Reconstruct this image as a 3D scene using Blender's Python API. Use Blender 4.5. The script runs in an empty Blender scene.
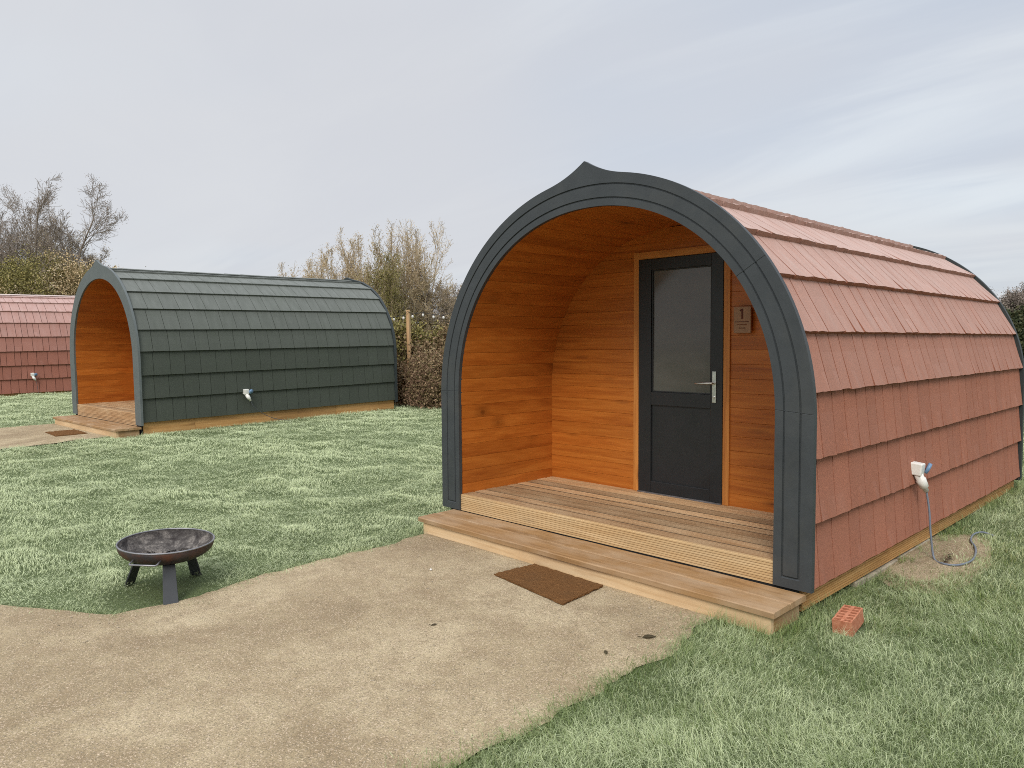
import bpy, math, random
import numpy as np
from mathutils import Vector, Matrix

rng = np.random.default_rng(11)
random.seed(5)
scene = bpy.context.scene
COL = scene.collection
CAM = np.array([3.4412, -4.1064, 1.6562])
FWD = np.array([-0.71278, 0.69809, -0.06798])
RGT = np.array([0.70038, 0.71360, -0.01562])
UPV = np.array([-0.03761, 0.05875, 0.99756])
FPX = 746.11

# ------------------------------------------------------------------ helpers
def tag(o, label=None, cat=None, group=None, kind=None):
    if label: o["label"] = label
    if cat: o["category"] = cat
    if group: o["group"] = group
    if kind: o["kind"] = kind
    return o

def thing(name, label, cat, loc=(0, 0, 0), rot=(0, 0, 0), group=None):
    o = bpy.data.objects.new(name, None)
    o.empty_display_size = 0.2
    COL.objects.link(o)
    o.location = loc
    o.rotation_euler = rot
    return tag(o, label, cat, group)

def copy_tree(o, parent=None):
    c = o.copy(); COL.objects.link(c); c.parent = parent
    for ch in list(o.children): copy_tree(ch, c)
    return c

class MB:
    """collects polygons; gc = grain coordinate (length, across, seed) per vertex"""
    def __init__(s):
        s.v = []; s.f = []; s.g = []; s.n = 0; s.sm = []
    def add(s, verts, faces, gc=None, smooth=False):
        verts = np.asarray(verts, float).reshape(-1, 3)
        b = s.n
        s.v.append(verts)
        s.g.append(np.asarray(gc, float).reshape(-1, 3) if gc is not None else verts.copy())
        for f in faces:
            s.f.append([b + i for i in f]); s.sm.append(smooth)
        s.n += len(verts)
        return b
    def box(s, lo, hi, axis=0, seed=None, jit=0.0, M=None):
        """axis = length axis of the grain"""
        lo = np.array(lo, float); hi = np.array(hi, float)
        c = np.array([[(lo, hi)[i][0], (lo, hi)[j][1], (lo, hi)[k][2]] for i in (0, 1) for j in (0, 1) for k in (0, 1)])
        if jit: c = c + rng.normal(0, jit, c.shape)
        seed = rng.random() * 50 if seed is None else seed
        o = [a for a in (0, 1, 2) if a != axis]
        g = np.stack([c[:, axis], c[:, o[0]] + c[:, o[1]], np.full(8, seed)], 1)
        if M is not None: c = (np.array(M.to_3x3()) @ c.T).T + np.array(M.translation)
        s.add(c, [(0, 1, 3, 2), (4, 6, 7, 5), (0, 4, 5, 1), (2, 3, 7, 6), (0, 2, 6, 4), (1, 5, 7, 3)], g)
    def extrude(s, prof, axis, l0, l1, seed=None, nseg=1, wob=0.0):
        """closed profile of (a, b) in the plane across axis ('x': (y,z); 'y': (x,z); 'z': (x,y))"""
        prof = np.asarray(prof, float); n = len(prof)
        seed = rng.random() * 50 if seed is None else seed
        per = np.concatenate([[0], np.cumsum(np.linalg.norm(np.diff(prof, axis=0), axis=1))])
        V = []; G = []
        for k in range(nseg + 1):
            l = l0 + (l1 - l0) * k / nseg
            off = rng.normal(0, wob, 2) if wob else (0, 0)
            for (a, b), p in zip(prof, per):
                a2, b2 = a + off[0], b + off[1]
                V.append({'x': (l, a2, b2), 'y': (a2, l, b2), 'z': (a2, b2, l)}[axis])
                G.append((l, p, seed))
        F = []
        for k in range(nseg):
            for i in range(n):
                j = (i + 1) % n
                F.append((k * n + i, k * n + j, (k + 1) * n + j, (k + 1) * n + i))
        F.append(tuple(range(n - 1, -1, -1))); F.append(tuple(nseg * n + i for i in range(n)))
        s.add(V, F, G)
    def tube(s, pts, r, sides=8, cap=True):
        pts = np.asarray(pts, float); n = len(pts)
        r = np.full(n, r) if np.isscalar(r) else np.asarray(r)
        T = np.gradient(pts, axis=0); T /= np.linalg.norm(T, axis=1)[:, None] + 1e-12
        ref = np.array([0, 0, 1.0]) if abs(T[0][2]) < .9 else np.array([1.0, 0, 0])
        V = []; G = []
        a = np.linspace(0, 2 * np.pi, sides, endpoint=False)
        l = 0
        for i in range(n):
            u = np.cross(T[i], ref); u /= np.linalg.norm(u) + 1e-12
            w = np.cross(u, T[i]); ref = w
            V.append(pts[i] + r[i] * (np.cos(a)[:, None] * u + np.sin(a)[:, None] * w))
            if i: l += np.linalg.norm(pts[i] - pts[i - 1])
            G.append(np.stack([np.full(sides, l), a * r[i], np.zeros(sides)], 1))
        F = [(i * sides + k, i * sides + (k + 1) % sides, (i + 1) * sides + (k + 1) % sides, (i + 1) * sides + k)
             for i in range(n - 1) for k in range(sides)]
        if cap:
            F.append(tuple(range(sides - 1, -1, -1))); F.append(tuple((n - 1) * sides + k for k in range(sides)))
        s.add(np.concatenate(V), F, np.concatenate(G), smooth=True)
    def lathe(s, prof, sides=48, center=(0, 0, 0), wob=None):
        n = len(prof); V = []
        for (r, z) in prof:
            for k in range(sides):
                a = 2 * math.pi * k / sides
                V.append((center[0] + r * math.cos(a), center[1] + r * math.sin(a), center[2] + z))
        F = [(i * sides + k, i * sides + (k + 1) % sides, (i + 1) * sides + (k + 1) % sides, (i + 1) * sides + k)
             for i in range(n - 1) for k in range(sides)]
        s.add(V, F, smooth=True)
    def build(s, name, mat, parent=None, bevel=None, auto=None):
        me = bpy.data.meshes.new(name)
        V = np.concatenate(s.v)
        me.from_pydata(V.tolist(), [], s.f)
        at = me.attributes.new("gc", 'FLOAT_VECTOR', 'POINT')
        at.data.foreach_set("vector", np.concatenate(s.g).astype(np.float32).ravel())
        me.polygons.foreach_set("use_smooth", np.array(s.sm, bool))
        me.materials.append(mat)
        me.update()
        o = bpy.data.objects.new(name, me); COL.objects.link(o)
        if parent is not None: o.parent = parent
        if bevel:
            m = o.modifiers.new("bevel", 'BEVEL'); m.width = bevel; m.segments = 2; m.limit_method = 'ANGLE'
            m.angle_limit = math.radians(40)
        return o

def fast_mesh(name, V, quads=None, tris=None, mat=None, parent=None, attrs=None, smooth=False):
    me = bpy.data.meshes.new(name)
    V = np.asarray(V, np.float32)
    nq = 0 if quads is None else len(quads); nt = 0 if tris is None else len(tris)
    me.vertices.add(len(V)); me.vertices.foreach_set("co", V.ravel())
    idx = np.concatenate([np.asarray(a, np.int32).ravel() for a in (quads, tris) if a is not None and len(a)])
    me.loops.add(len(idx)); me.loops.foreach_set("vertex_index", idx)
    st = np.concatenate([np.arange(nq) * 4, nq * 4 + np.arange(nt) * 3]).astype(np.int32)
    me.polygons.add(nq + nt); me.polygons.foreach_set("loop_start", st)
    me.polygons.foreach_set("use_smooth", np.full(nq + nt, smooth))
    me.update(calc_edges=True)
    for k, a in (attrs or {}).items():
        a = np.asarray(a, np.float32)
        if a.ndim == 2:
            at = me.attributes.new(k, 'FLOAT_VECTOR', 'POINT'); at.data.foreach_set("vector", a.ravel())
        else:
            at = me.attributes.new(k, 'FLOAT', 'POINT'); at.data.foreach_set("value", a)
    if mat: me.materials.append(mat)
    o = bpy.data.objects.new(name, me); COL.objects.link(o)
    if parent is not None: o.parent = parent
    return o

def vnoise(x, y, s=0):
    """value noise, 0..1, vectorised"""
    xi = np.floor(x).astype(np.int64); yi = np.floor(y).astype(np.int64)
    fx = x - xi; fy = y - yi
    fx = fx * fx * (3 - 2 * fx); fy = fy * fy * (3 - 2 * fy)
    def h(a, b):
        n = (a * 374761393 + b * 668265263 + s * 974711) & 0xffffffff
        n = ((n ^ (n >> 13)) * 1274126177) & 0xffffffff
        return ((n ^ (n >> 16)) & 0xffff) / 65535.0
    return (h(xi, yi) * (1 - fx) + h(xi + 1, yi) * fx) * (1 - fy) + (h(xi, yi + 1) * (1 - fx) + h(xi + 1, yi + 1) * fx) * fy
def fbm(x, y, s=0, o=3):
    r = 0; a = .5; t = 0
    for k in range(o):
        r = r + a * vnoise(x * 2 ** k, y * 2 ** k, s + k * 7); t += a; a *= .5
    return r / t

# ------------------------------------------------------------------ materials
class NT:
    def __init__(s, name):
        s.m = bpy.data.materials.new(name); s.m.use_nodes = True
        s.t = s.m.node_tree; s.t.nodes.clear()
        s.out = s.n('ShaderNodeOutputMaterial')
        s.b = s.n('ShaderNodeBsdfPrincipled')
        s.l(s.b.outputs[0], s.out.inputs[0])
    def n(s, t, **k):
        x = s.t.nodes.new(t)
        for a, v in k.items(): setattr(x, a, v)
        return x
    def l(s, a, b): s.t.links.new(a, b)
    def set(s, sock, v):
        if hasattr(v, 'is_linked') or isinstance(v, bpy.types.NodeSocket): s.l(v, sock)
        elif isinstance(v, (tuple, list)) and len(v) == 3 and sock.type == 'RGBA': sock.default_value = (*v, 1)
        else: sock.default_value = v
    def math(s, op, a, b=None, c=None, clamp=False):
        x = s.n('ShaderNodeMath', operation=op, use_clamp=clamp)
        s.set(x.inputs[0], a)
        if b is not None: s.set(x.inputs[1], b)
        if c is not None: s.set(x.inputs[2], c)
        return x.outputs[0]
    def vmul(s, a, v):
        x = s.n('ShaderNodeVectorMath', operation='MULTIPLY'); s.set(x.inputs[0], a); x.inputs[1].default_value = v
        return x.outputs[0]
    def mix(s, f, a, b, mode='MIX'):
        x = s.n('ShaderNodeMix', data_type='RGBA', blend_type=mode)
        s.set(x.inputs[0], f); s.set(x.inputs[6], a); s.set(x.inputs[7], b)
        return x.outputs[2]
    def noise(s, vec, scale, detail=3, rough=.55, dist=0.0, out=0):
        x = s.n('ShaderNodeTexNoise'); s.set(x.inputs['Vector'], vec)
        x.inputs['Scale'].default_value = scale; x.inputs['Detail'].default_value = detail
        x.inputs['Roughness'].default_value = rough; x.inputs['Distortion'].default_value = dist
        return x.outputs[out]
    def ramp(s, f, *stops):
        x = s.n('ShaderNodeValToRGB'); s.set(x.inputs[0], f)
        e = x.color_ramp.elements
        while len(e) < len(stops): e.new(.5)
        for q, (p, c) in zip(e, stops):
            q.position = p; q.color = (*c, 1) if isinstance(c, tuple) else (c, c, c, 1)
        return x.outputs[0]
    def mapr(s, f, a, b, c=0., d=1.):
        x = s.n('ShaderNodeMapRange'); s.set(x.inputs[0], f)
        for i, q in enumerate((a, b, c, d)): x.inputs[i + 1].default_value = q
        return x.outputs[0]
    def attr(s, name, o='Vector'): return s.n('ShaderNodeAttribute', attribute_name=name).outputs[o]
    def obj(s): return s.n('ShaderNodeTexCoord').outputs['Object']
    def pos(s): return s.n('ShaderNodeNewGeometry').outputs['Position']
    def bump(s, h, st=.3, d=.01):
        x = s.n('ShaderNodeBump'); x.inputs['Strength'].default_value = st; x.inputs['Distance'].default_value = d
        s.set(x.inputs['Height'], h); s.l(x.outputs[0], s.b.inputs['Normal'])
    def fin(s, col, rough=.6, spec=.5, metal=0.):
        s.set(s.b.inputs['Base Color'], col); s.set(s.b.inputs['Roughness'], rough)
        s.b.inputs['Specular IOR Level'].default_value = spec; s.b.inputs['Metallic'].default_value = metal
        return s.m

def wood(name, c0, c1, dark, rough=.55, tint=.25, knots=.5, weather=None, spec=.4, knotcol=None):
    m = NT(name)
    g = m.attr('gc')
    sep = m.n('ShaderNodeSeparateXYZ'); m.l(g, sep.inputs[0])
    rn = m.n('ShaderNodeTexWhiteNoise', noise_dimensions='1D'); m.l(sep.outputs[2], rn.inputs['W'])
    gv = m.vmul(g, (1.3, 26, 7.3))
    wide = m.noise(gv, 1.0, 3, .55, .6)
    fine = m.noise(m.vmul(g, (6, 240, 3.1)), 1.0, 2, .6)
    f = m.math('ADD', m.math('MULTIPLY', wide, .7), m.math('MULTIPLY', fine, .3))
    col = m.ramp(f, (.3, dark), (.5, c0), (.7, c1))
    # board to board tint
    tv = m.mapr(rn.outputs[0], 0, 1, 1 - tint, 1 + tint)
    if knots > 0:
        kv = m.vmul(g, (2.1, 8.5, 13.7))
        vo = m.n('ShaderNodeTexVoronoi'); m.l(kv, vo.inputs['Vector']); vo.inputs['Scale'].default_value = 1.0
        sc = m.n('ShaderNodeSeparateColor'); m.l(vo.outputs['Color'], sc.inputs[0])
        on = m.math('GREATER_THAN', sc.outputs[0], 1 - knots)
        core = m.mapr(vo.outputs['Distance'], .04, .11, .8, 0)
        ring = m.mapr(vo.outputs['Distance'], .1, .24, .35, 0)
        k = m.math('MULTIPLY', on, m.math('MAXIMUM', core, ring))
        col = m.mix(k, col, knotcol or tuple(x * .45 for x in dark))
    if weather:
        w = m.noise(m.vmul(g, (1.6, 3, 2)), 1.5, 4, .6)
        col = m.mix(m.mapr(w, .42, .68, 0, .75), col, weather)
    hs = m.n('ShaderNodeHueSaturation'); m.l(col, hs.inputs['Color']); m.l(tv, hs.inputs['Value'])
    col = hs.outputs[0]
    m.bump(m.math('ADD', f, 0.0), .25, .004)
    return m.fin(col, m.mapr(fine, .3, .7, rough - .08, rough + .1), spec)

W_LINING = wood("orange_stained_pine", (.42, .124, .017), (.53, .18, .029), (.29, .072, .009), .40, .11, .6, spec=.35)
W_TRIM = wood("golden_pine_trim", (.53, .205, .042), (.60, .26, .065), (.35, .11, .02), .5, .1, .3)
W_DECK = wood("weathered_decking", (.39, .235, .115), (.49, .32, .17), (.25, .13, .055), .68, .3, .2, weather=(.49, .345, .20))
W_RIB = wood("ribbed_pine", (.53, .36, .18), (.63, .46, .26), (.40, .245, .11), .65, .1, .3, weather=(.50, .36, .20))
W_STEP = wood("step_timber", (.66, .47, .27), (.74, .56, .35), (.50, .32, .16), .7, .08, .5, weather=(.56, .37, .20))
W_TREAD = wood("step_tread_brown", (.31, .175, .072), (.40, .24, .11), (.18, .095, .038), .62, .12, .15, weather=(.43, .305, .19))
W_BASE = wood("treated_base_board", (.42, .23, .08), (.52, .32, .13), (.27, .14, .045), .65, .2, .4)
W_POST = wood("round_post_timber", (.50, .33, .17), (.58, .4, .22), (.38, .23, .11), .7, .1, .1)

def tile_mat(name, c, c2, frost, fk, rough=.8, hue=.06):  # frost: pale colour for rime plus the sky sheen painted in
    m = NT(name)
    p = m.obj(); g = m.attr('gc')
    sep = m.n('ShaderNodeSeparateXYZ'); m.l(g, sep.inputs[0])
    rn = m.n('ShaderNodeTexWhiteNoise', noise_dimensions='1D'); m.l(sep.outputs[2], rn.inputs['W'])
    gran = m.noise(p, 120, 3, .75)
    blot = m.noise(p, 2.2, 4, .6)
    col = m.mix(m.mapr(gran, .3, .7), tuple(x * .60 for x in c), tuple(min(1, x * 1.38) for x in c))
    col = m.mix(m.mapr(blot, .35, .7, 0, .5), col, c2)
    hs = m.n('ShaderNodeHueSaturation'); m.l(col, hs.inputs['Color'])
    m.l(m.mapr(rn.outputs[0], 0, 1, .93, 1.07), hs.inputs['Value'])
    col = hs.outputs[0]
    # run-off streaks; hoar frost and painted sky sheen pale the upward and upper tiles
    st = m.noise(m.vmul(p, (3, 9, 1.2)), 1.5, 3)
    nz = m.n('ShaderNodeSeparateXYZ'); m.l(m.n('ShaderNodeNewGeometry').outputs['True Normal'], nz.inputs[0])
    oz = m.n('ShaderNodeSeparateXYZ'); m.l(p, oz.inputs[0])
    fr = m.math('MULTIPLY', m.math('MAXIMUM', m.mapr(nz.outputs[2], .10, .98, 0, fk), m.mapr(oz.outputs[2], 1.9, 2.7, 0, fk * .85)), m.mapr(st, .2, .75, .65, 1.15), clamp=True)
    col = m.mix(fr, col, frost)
    m.bump(gran, .5, .004)
    return m.fin(col, rough, .35)
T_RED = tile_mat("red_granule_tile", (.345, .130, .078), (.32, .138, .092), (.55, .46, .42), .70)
T_RED2 = tile_mat("red_granule_ridge", (.46, .30, .25), (.42, .28, .24), (.58, .51, .48), .8)
T_RED_DARK = tile_mat("dark_red_granule_tile", (.295, .112, .076), (.28, .12, .088), (.56, .44, .41), .62)
T_GREEN = tile_mat("green_granule_tile", (.050, .060, .046), (.058, .066, .054), (.30, .315, .30), .45)

def painted(name, c, rough=.5, nz=.12, spec=.4, grime=None):
    m = NT(name); p = m.obj()
    f = m.noise(p, 5, 5, .65); fi = m.noise(m.vmul(p, (60, 60, 60)), 1, 2)
    col = m.mix(m.mapr(f, .3, .7), tuple(x * (1 - nz) for x in c), tuple(x * (1 + nz) for x in c))
    if grime: col = m.mix(m.mapr(m.noise(p, 2.3, 5, .7), .5, .72, 0, .5), col, grime)
    m.bump(fi, .12, .003)
    return m.fin(col, m.mapr(f, .3, .7, rough - .06, rough + .08), spec)
M_FRAME = painted("anthracite_frame", (.042, .048, .052), .52, .14, .4, (.070, .072, .068))
M_FRAME2 = painted("slate_frame", (.105, .122, .122), .6, .12, .4, (.13, .145, .14))
M_REAR = painted("dark_rear_frame", (.028, .036, .037), .55)
M_GROOVE = painted("groove_black", (.012, .014, .018), .7)
M_DOOR = painted("door_anthracite", (.016, .0175, .019), .42, .1, .45)
M_PANEL = painted("door_panel_dark", (.018, .019, .0205), .38, .1, .45)
M_WHITE = painted("white_plastic", (.76, .75, .70), .4)
M_BLUE = painted("blue_plastic", (.16, .27, .42), .35)
M_CABLE = painted("grey_cable", (.15, .175, .215), .5)
M_DCORD = painted("dark_grey_cable", (.07, .078, .085), .6)
M_GRIME = painted("gap_grime", (.05, .032, .02), .9)
M_DARK = painted("dark_void_board", (.012, .012, .012), .9)
M_BULB = painted("opal_bulb", (.66, .66, .62), .2)
M_WIRE = painted("black_wire", (.02, .02, .02), .6)

def steel(name, c, rough, metal, rust=None, rk=0.):
    m = NT(name); p = m.obj(); f = m.noise(p, 9, 6, .7)
    col = m.mix(m.mapr(f, .35, .65), tuple(x * .75 for x in c), tuple(x * 1.2 for x in c))
    if rust: col = m.mix(m.mapr(m.noise(p, 6, 5, .75), .4, .62, 0, rk), col, rust)
    m.bump(f, .25, .004)
    return m.fin(col, m.mapr(f, .3, .7, rough - .1, rough + .12), .5, metal)
M_CHROME = steel("brushed_steel", (.62, .62, .58), .3, .9)
M_BOWL = steel("heat_stained_steel", (.055, .05, .052), .55, .5, (.11, .05, .032), .9)
M_RIM = steel("worn_steel_rim", (.26, .26, .27), .45, .7)
M_LEG = steel("grey_painted_leg", (.034, .037, .040), .55, .2)
def ash():
    m = NT("burnt_ash"); p = m.obj()
    f = m.noise(p, 7, 6, .75, .5); g = m.noise(p, 60, 4, .7)
    col = m.ramp(f, (.36, (.035, .03, .03)), (.48, (.10, .092, .086)), (.6, (.27, .245, .22)), (.72, (.06, .052, .05)))
    col = m.mix(m.mapr(g, .4, .65, 0, .6), col, (.05, .042, .04))
    m.bump(g, .8, .015); return m.fin(col, .9, .2)
M_ASH = ash()
def glassm():
    m = NT("dim_door_glass"); p = m.obj()
    f = m.noise(m.vmul(p, (2, 2, 5)), 1.3, 3)
    col = m.mix(m.mapr(f, .3, .7), (.092, .088, .079), (.125, .12, .108))
    return m.fin(col, m.mapr(f, .3, .7, .10, .16), .5)
M_GLASS = glassm()
def coir():
    m = NT("coir_mat"); p = m.obj()
    a = m.noise(p, 160, 3, .7); b = m.noise(p, 6, 4, .6)
    col = m.mix(m.mapr(a, .3, .7), (.085, .036, .012), (.27, .135, .052))
    col = m.mix(m.mapr(b, .45, .7, 0, .35), col, (.15, .085, .04))
    m.bump(a, 1, .012); return m.fin(col, .95, .1)
M_COIR = coir()
def brickm():
    m = NT("fired_clay"); p = m.obj()
    a = m.noise(p, 40, 5, .7); b = m.noise(p, 120, 2)
    col = m.mix(m.mapr(a, .35, .65), (.36, .12, .062), (.52, .23, .135))
    m.bump(b, .4, .004); return m.fin(col, .85, .25)
M_BRICK = brickm()
def stonem(name, c):
    m = NT(name); p = m.obj()
    a = m.noise(p, 14, 6, .7)
    col = m.mix(m.mapr(a, .3, .7), tuple(x * .6 for x in c), tuple(min(1, x * 1.25) for x in c))
    m.bump(a, .5, .01); return m.fin(col, .9, .2)
M_STONE = stonem("limestone_block", (.38, .33, .25))
M_PEBBLE = stonem("path_pebble", (.36, .30, .22))
M_LEAF = stonem("dead_leaf", (.07, .055, .03))
M_PALE = stonem("pale_pebble", (.75, .73, .68))
def signm():
    m = NT("plaque_board"); p = m.obj()
    f = m.noise(m.vmul(p, (90, 1, 5)), 1, 4)
    return m.fin(m.mix(m.mapr(f, .3, .7), (.30, .175, .10), (.37, .225, .135)), .6, .3)
M_SIGN = signm()
M_INK = painted("burnt_ink", (.10, .022, .008), .7)

def gravel(name, k=1.0):
    m = NT(name); p = m.pos()
    big = m.math('ADD', m.math('MULTIPLY', m.noise(p, 1.1, 6, .65, .6), .6), m.math('MULTIPLY', m.noise(p, .33, 3, .5), .4)); mid = m.noise(p, 6, 5, .7); fine = m.noise(p, 130, 3, .75)
    vo = m.n('ShaderNodeTexVoronoi'); m.l(p, vo.inputs['Vector']); vo.inputs['Scale'].default_value = 190
    sc = m.n('ShaderNodeSeparateColor'); m.l(vo.outputs['Color'], sc.inputs[0])
    col = m.ramp(big, (.41, (.26 * k, .200 * k, .120 * k)), (.5, (.375 * k, .302 * k, .186 * k)), (.59, (.485 * k, .402 * k, .258 * k)))
    col = m.mix(m.mapr(mid, .36, .58, .55, 0), col, (.24 * k, .175 * k, .105 * k))
    col = m.mix(m.mapr(sc.outputs[0], .74, .95, 0, .6), col, (.66 * k, .53 * k, .40 * k))
    col = m.mix(m.mapr(sc.outputs[1], .74, .95, 0, .65), col, (.13 * k, .115 * k, .075 * k))
    col = m.mix(m.mapr(fine, .36, .64, .55, 0), col, (.17 * k, .125 * k, .08 * k))
    m.bump(m.math('ADD', m.math('MULTIPLY', fine, .5), m.math('MULTIPLY', mid, 1.2)), 1., .016)
    return m.fin(col, .95, .15)
M_GRAVEL = gravel("compacted_gravel", 1.27)
M_SAND = gravel("sandy_spoil", 1.15)

def soil():
    m = NT("lawn_soil"); p = m.pos()
    a = m.noise(p, 3, 5, .6); b = m.noise(p, 45, 4, .7)
    col = m.mix(m.mapr(a, .3, .7), (.085, .115, .040), (.14, .18, .075))
    col = m.mix(m.mapr(b, .4, .7, 0, .6), col, (.16, .19, .12))
    m.bump(b, 1, .03); return m.fin(col, .95, .1)
M_SOIL = soil()
def blade():
    m = NT("frosted_grass_blade")
    t = m.attr('t', 'Fac'); fr = m.attr('frost', 'Fac'); r = m.attr('rnd', 'Fac')
    base = m.ramp(r, (0, (.085, .150, .028)), (.45, (.155, .235, .055)), (.8, (.26, .33, .095)), (1., (.42, .39, .17)))
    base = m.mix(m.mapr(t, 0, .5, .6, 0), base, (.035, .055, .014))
    col = m.mix(m.math('MULTIPLY', fr, m.mapr(t, .03, .55, .2, 1.), clamp=True), base, (.80, .87, .56))
    tr = m.n('ShaderNodeBsdfTranslucent'); m.l(col, tr.inputs[0])
    mx = m.n('ShaderNodeMixShader'); mx.inputs[0].default_value = .35
    m.l(m.b.outputs[0], mx.inputs[1]); m.l(tr.outputs[0], mx.inputs[2]); m.l(mx.outputs[0], m.out.inputs[0])
    return m.fin(col, .6, .3)
M_BLADE = blade()
def bark(name, c):
    m = NT(name); p = m.obj(); a = m.noise(m.vmul(p, (14, 14, 4)), 1, 4, .7)
    col = m.mix(m.mapr(a, .3, .7), tuple(x * .65 for x in c), tuple(x * 1.3 for x in c))
    m.bump(a, .6, .02); return m.fin(col, .9, .15)
def leafm(name, a, b, c):
    m = NT(name); r = m.attr('rnd', 'Fac')
    col = m.ramp(r, (0., a), (.5, b), (1., c))
    return m.fin(col, .65, .25)
B_GREY = bark("grey_bark", (.25, .205, .165)); B_BROWN = bark("brown_bark", (.20, .155, .105)); B_TAN = bark("tan_bark", (.46, .37, .25)); B_OLIVE = bark("olive_bark", (.14, .125, .06))
B_RED = bark("bramble_cane", (.24, .15, .10))
L_OCHRE = leafm("catkin_buds", (.32, .24, .11), (.46, .36, .20), (.54, .40, .25))
L_OLIVE = leafm("olive_shoots", (.10, .095, .026), (.20, .18, .055), (.34, .28, .10))
L_GREY = leafm("grey_buds", (.17, .14, .12), (.26, .21, .18), (.34, .28, .23))
L_BRAMBLE = leafm("bramble_leaves", (.10, .09, .035), (.21, .155, .08), (.32, .21, .13))
L_DARK = leafm("hedge_leaves", (.02, .03, .012), (.05, .06, .025), (.11, .10, .045))
L_BLOSSOM = leafm("pale_blossom", (.30, .25, .12), (.45, .37, .24), (.6, .5, .36))

# ------------------------------------------------------------------ ground
def ground_h(x, y):
    x = np.asarray(x, float); y = np.asarray(y, float)
    t = np.clip((-x - 3.) / 5.5, 0, 1); h = .10 * t * t * (3 - 2 * t)
    t2 = np.clip((-x - 13.) / 6., 0, 1); h = h + .05 * t2 * t2 * (3 - 2 * t2)
    sx = np.clip((x - 1.15) / .45, 0, 1); sy = np.clip((y + .35) / 1.5, 0, 1)
    h = h - .06 * sx * sx * (3 - 2 * sx) * sy * sy * (3 - 2 * sy)
    return h

PX0, PX1 = -1.40, 1.345          # gravel path of the near pod
def edge(v, s): return .042 * (fbm(np.asarray(v, float) * 2.2, np.zeros_like(v) + s, s, 3) - .5) * 2 + .085 * (fbm(np.asarray(v, float) * 9., np.zeros_like(v) + s, s + 3, 2) - .5)
def path_l(y):
    y = np.asarray(y, float)
    flare = np.clip((-2.80 - y) / .45, 0, 2.2)
    return PX0 + edge(y, 3) + .10 * np.exp(-((y + 2.35) / .35) ** 2) - .75 * flare
def path_r(y):
    y = np.asarray(y, float)
    return PX1 + edge(y, 9) - .12 * np.clip((y + .9) / .5, 0, 1)
P2 = dict(x=-10.8445, y=-.1198, r=.0448, z=.170, s=-.003)
P3 = dict(x=-22.28, y=-.93, r=-.0045, z=.085, s=-.0039)
P1 = dict(x=0., y=0., r=0., z=0., s=-.0154)
def loc_of(P, x, y):
    c, s = math.cos(P['r']), math.sin(P['r']); dx = x - P['x']; dy = y - P['y']
    return c * dx + s * dy, -s * dx + c * dy
def sand_f(x, y):
    e = ((x - 1.77) / .20) ** 2 + ((y - 1.85) / .80) ** 2
    return e + 2.6 * (fbm(x * 6, y * 6, 21) - .5)

def GH(x, y): return float(ground_h(x, y))
def make_ground():
    # one sheet to the horizon, finer near the pods
    xs = np.concatenate([[-600, -200, -80, -45], np.arange(-34, 16, .2), [25, 60, 200, 600]])
    ys = np.concatenate([[-400, -120, -40, -20], np.arange(-12, 30, .25), [45, 90, 250, 700]])
    X, Y = np.meshgrid(xs, ys, indexing='ij')
    Z = ground_h(X, Y)
    V = np.stack([X, Y, Z], -1).reshape(-1, 3); ny = len(ys)
    i, j = np.meshgrid(np.arange(len(xs) - 1), np.arange(ny - 1), indexing='ij')
    a = (i * ny + j).ravel()
    tag(fast_mesh("ground", V, quads=np.stack([a, a + ny, a + ny + 1, a + 1], 1), mat=M_SOIL, smooth=True), kind="structure")
    def strip(name, yv, lf, rf, z, n, kind_mat):
        rows = []
        for y in yv:
            l, r = float(lf(y)), float(rf(y))
            for k in range(n + 1):
                x = l + (r - l) * k / n
                rows.append((x, y, z(x, y)))
        V = np.array(rows); m = n + 1
        q = [(i * m + k, i * m + k + 1, (i + 1) * m + k + 1, (i + 1) * m + k) for i in range(len(yv) - 1) for k in range(n)]
        return fast_mesh(name, V, quads=np.array(q), mat=kind_mat, smooth=True)
    o = strip("gravel_path", np.arange(-7.5, -.02, .06), path_l, path_r,
              lambda x, y: .006 + .010 * float(fbm(np.array(x * 1.7), np.array(y * 1.7), 4)), 24, M_GRAVEL)
    tag(o, kind="structure")
    o = strip("gravel_path", np.arange(-6.5, -.35, .1), lambda y: P2['x'] - 1.55 + edge(y, 5) * 1.4, lambda y: P2['x'] + 1.35 + edge(y, 8) * 1.4 + .25 * np.clip(-.9 - y, 0, 2.5),
              lambda x, y: float(ground_h(x, y)) + .012, 8, M_GRAVEL)
    tag(o, kind="structure")
    # bare sandy patch where the cable lies
    V = []; F = []
    n = 26; a = np.linspace(0, 2 * np.pi, 40, endpoint=False)
    rings = 6
    V.append((1.90, 1.85, .022 + GH(1.90, 1.85)))
    for k in range(1, rings + 1):
        for t in a:
            rr = k / rings * (1 + .35 * (float(vnoise(np.array(t * 1.6), np.array(3.), 5)) - .5))
            px_, py_ = 1.79 + .30 * rr * math.cos(t), 1.85 + .92 * rr * math.sin(t)
            V.append((px_, py_, GH(px_, py_) + .022 * (1 - (k / rings) ** 2) + .004 + .008 * float(vnoise(np.array(t * 9.), np.array(k * 3.), 2)) * (k < rings)))
    m = len(a)
    tr = [(0, 1 + i, 1 + (i + 1) % m) for i in range(m)]
    q = [(1 + (k - 1) * m + i, 1 + k * m + i, 1 + k * m + (i + 1) % m, 1 + (k - 1) * m + (i + 1) % m) for k in range(1, rings) for i in range(m)]
    tag(fast_mesh("sand_patch", V, quads=np.array(q), tris=np.array(tr), mat=M_SAND, smooth=True), kind="structure")

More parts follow.
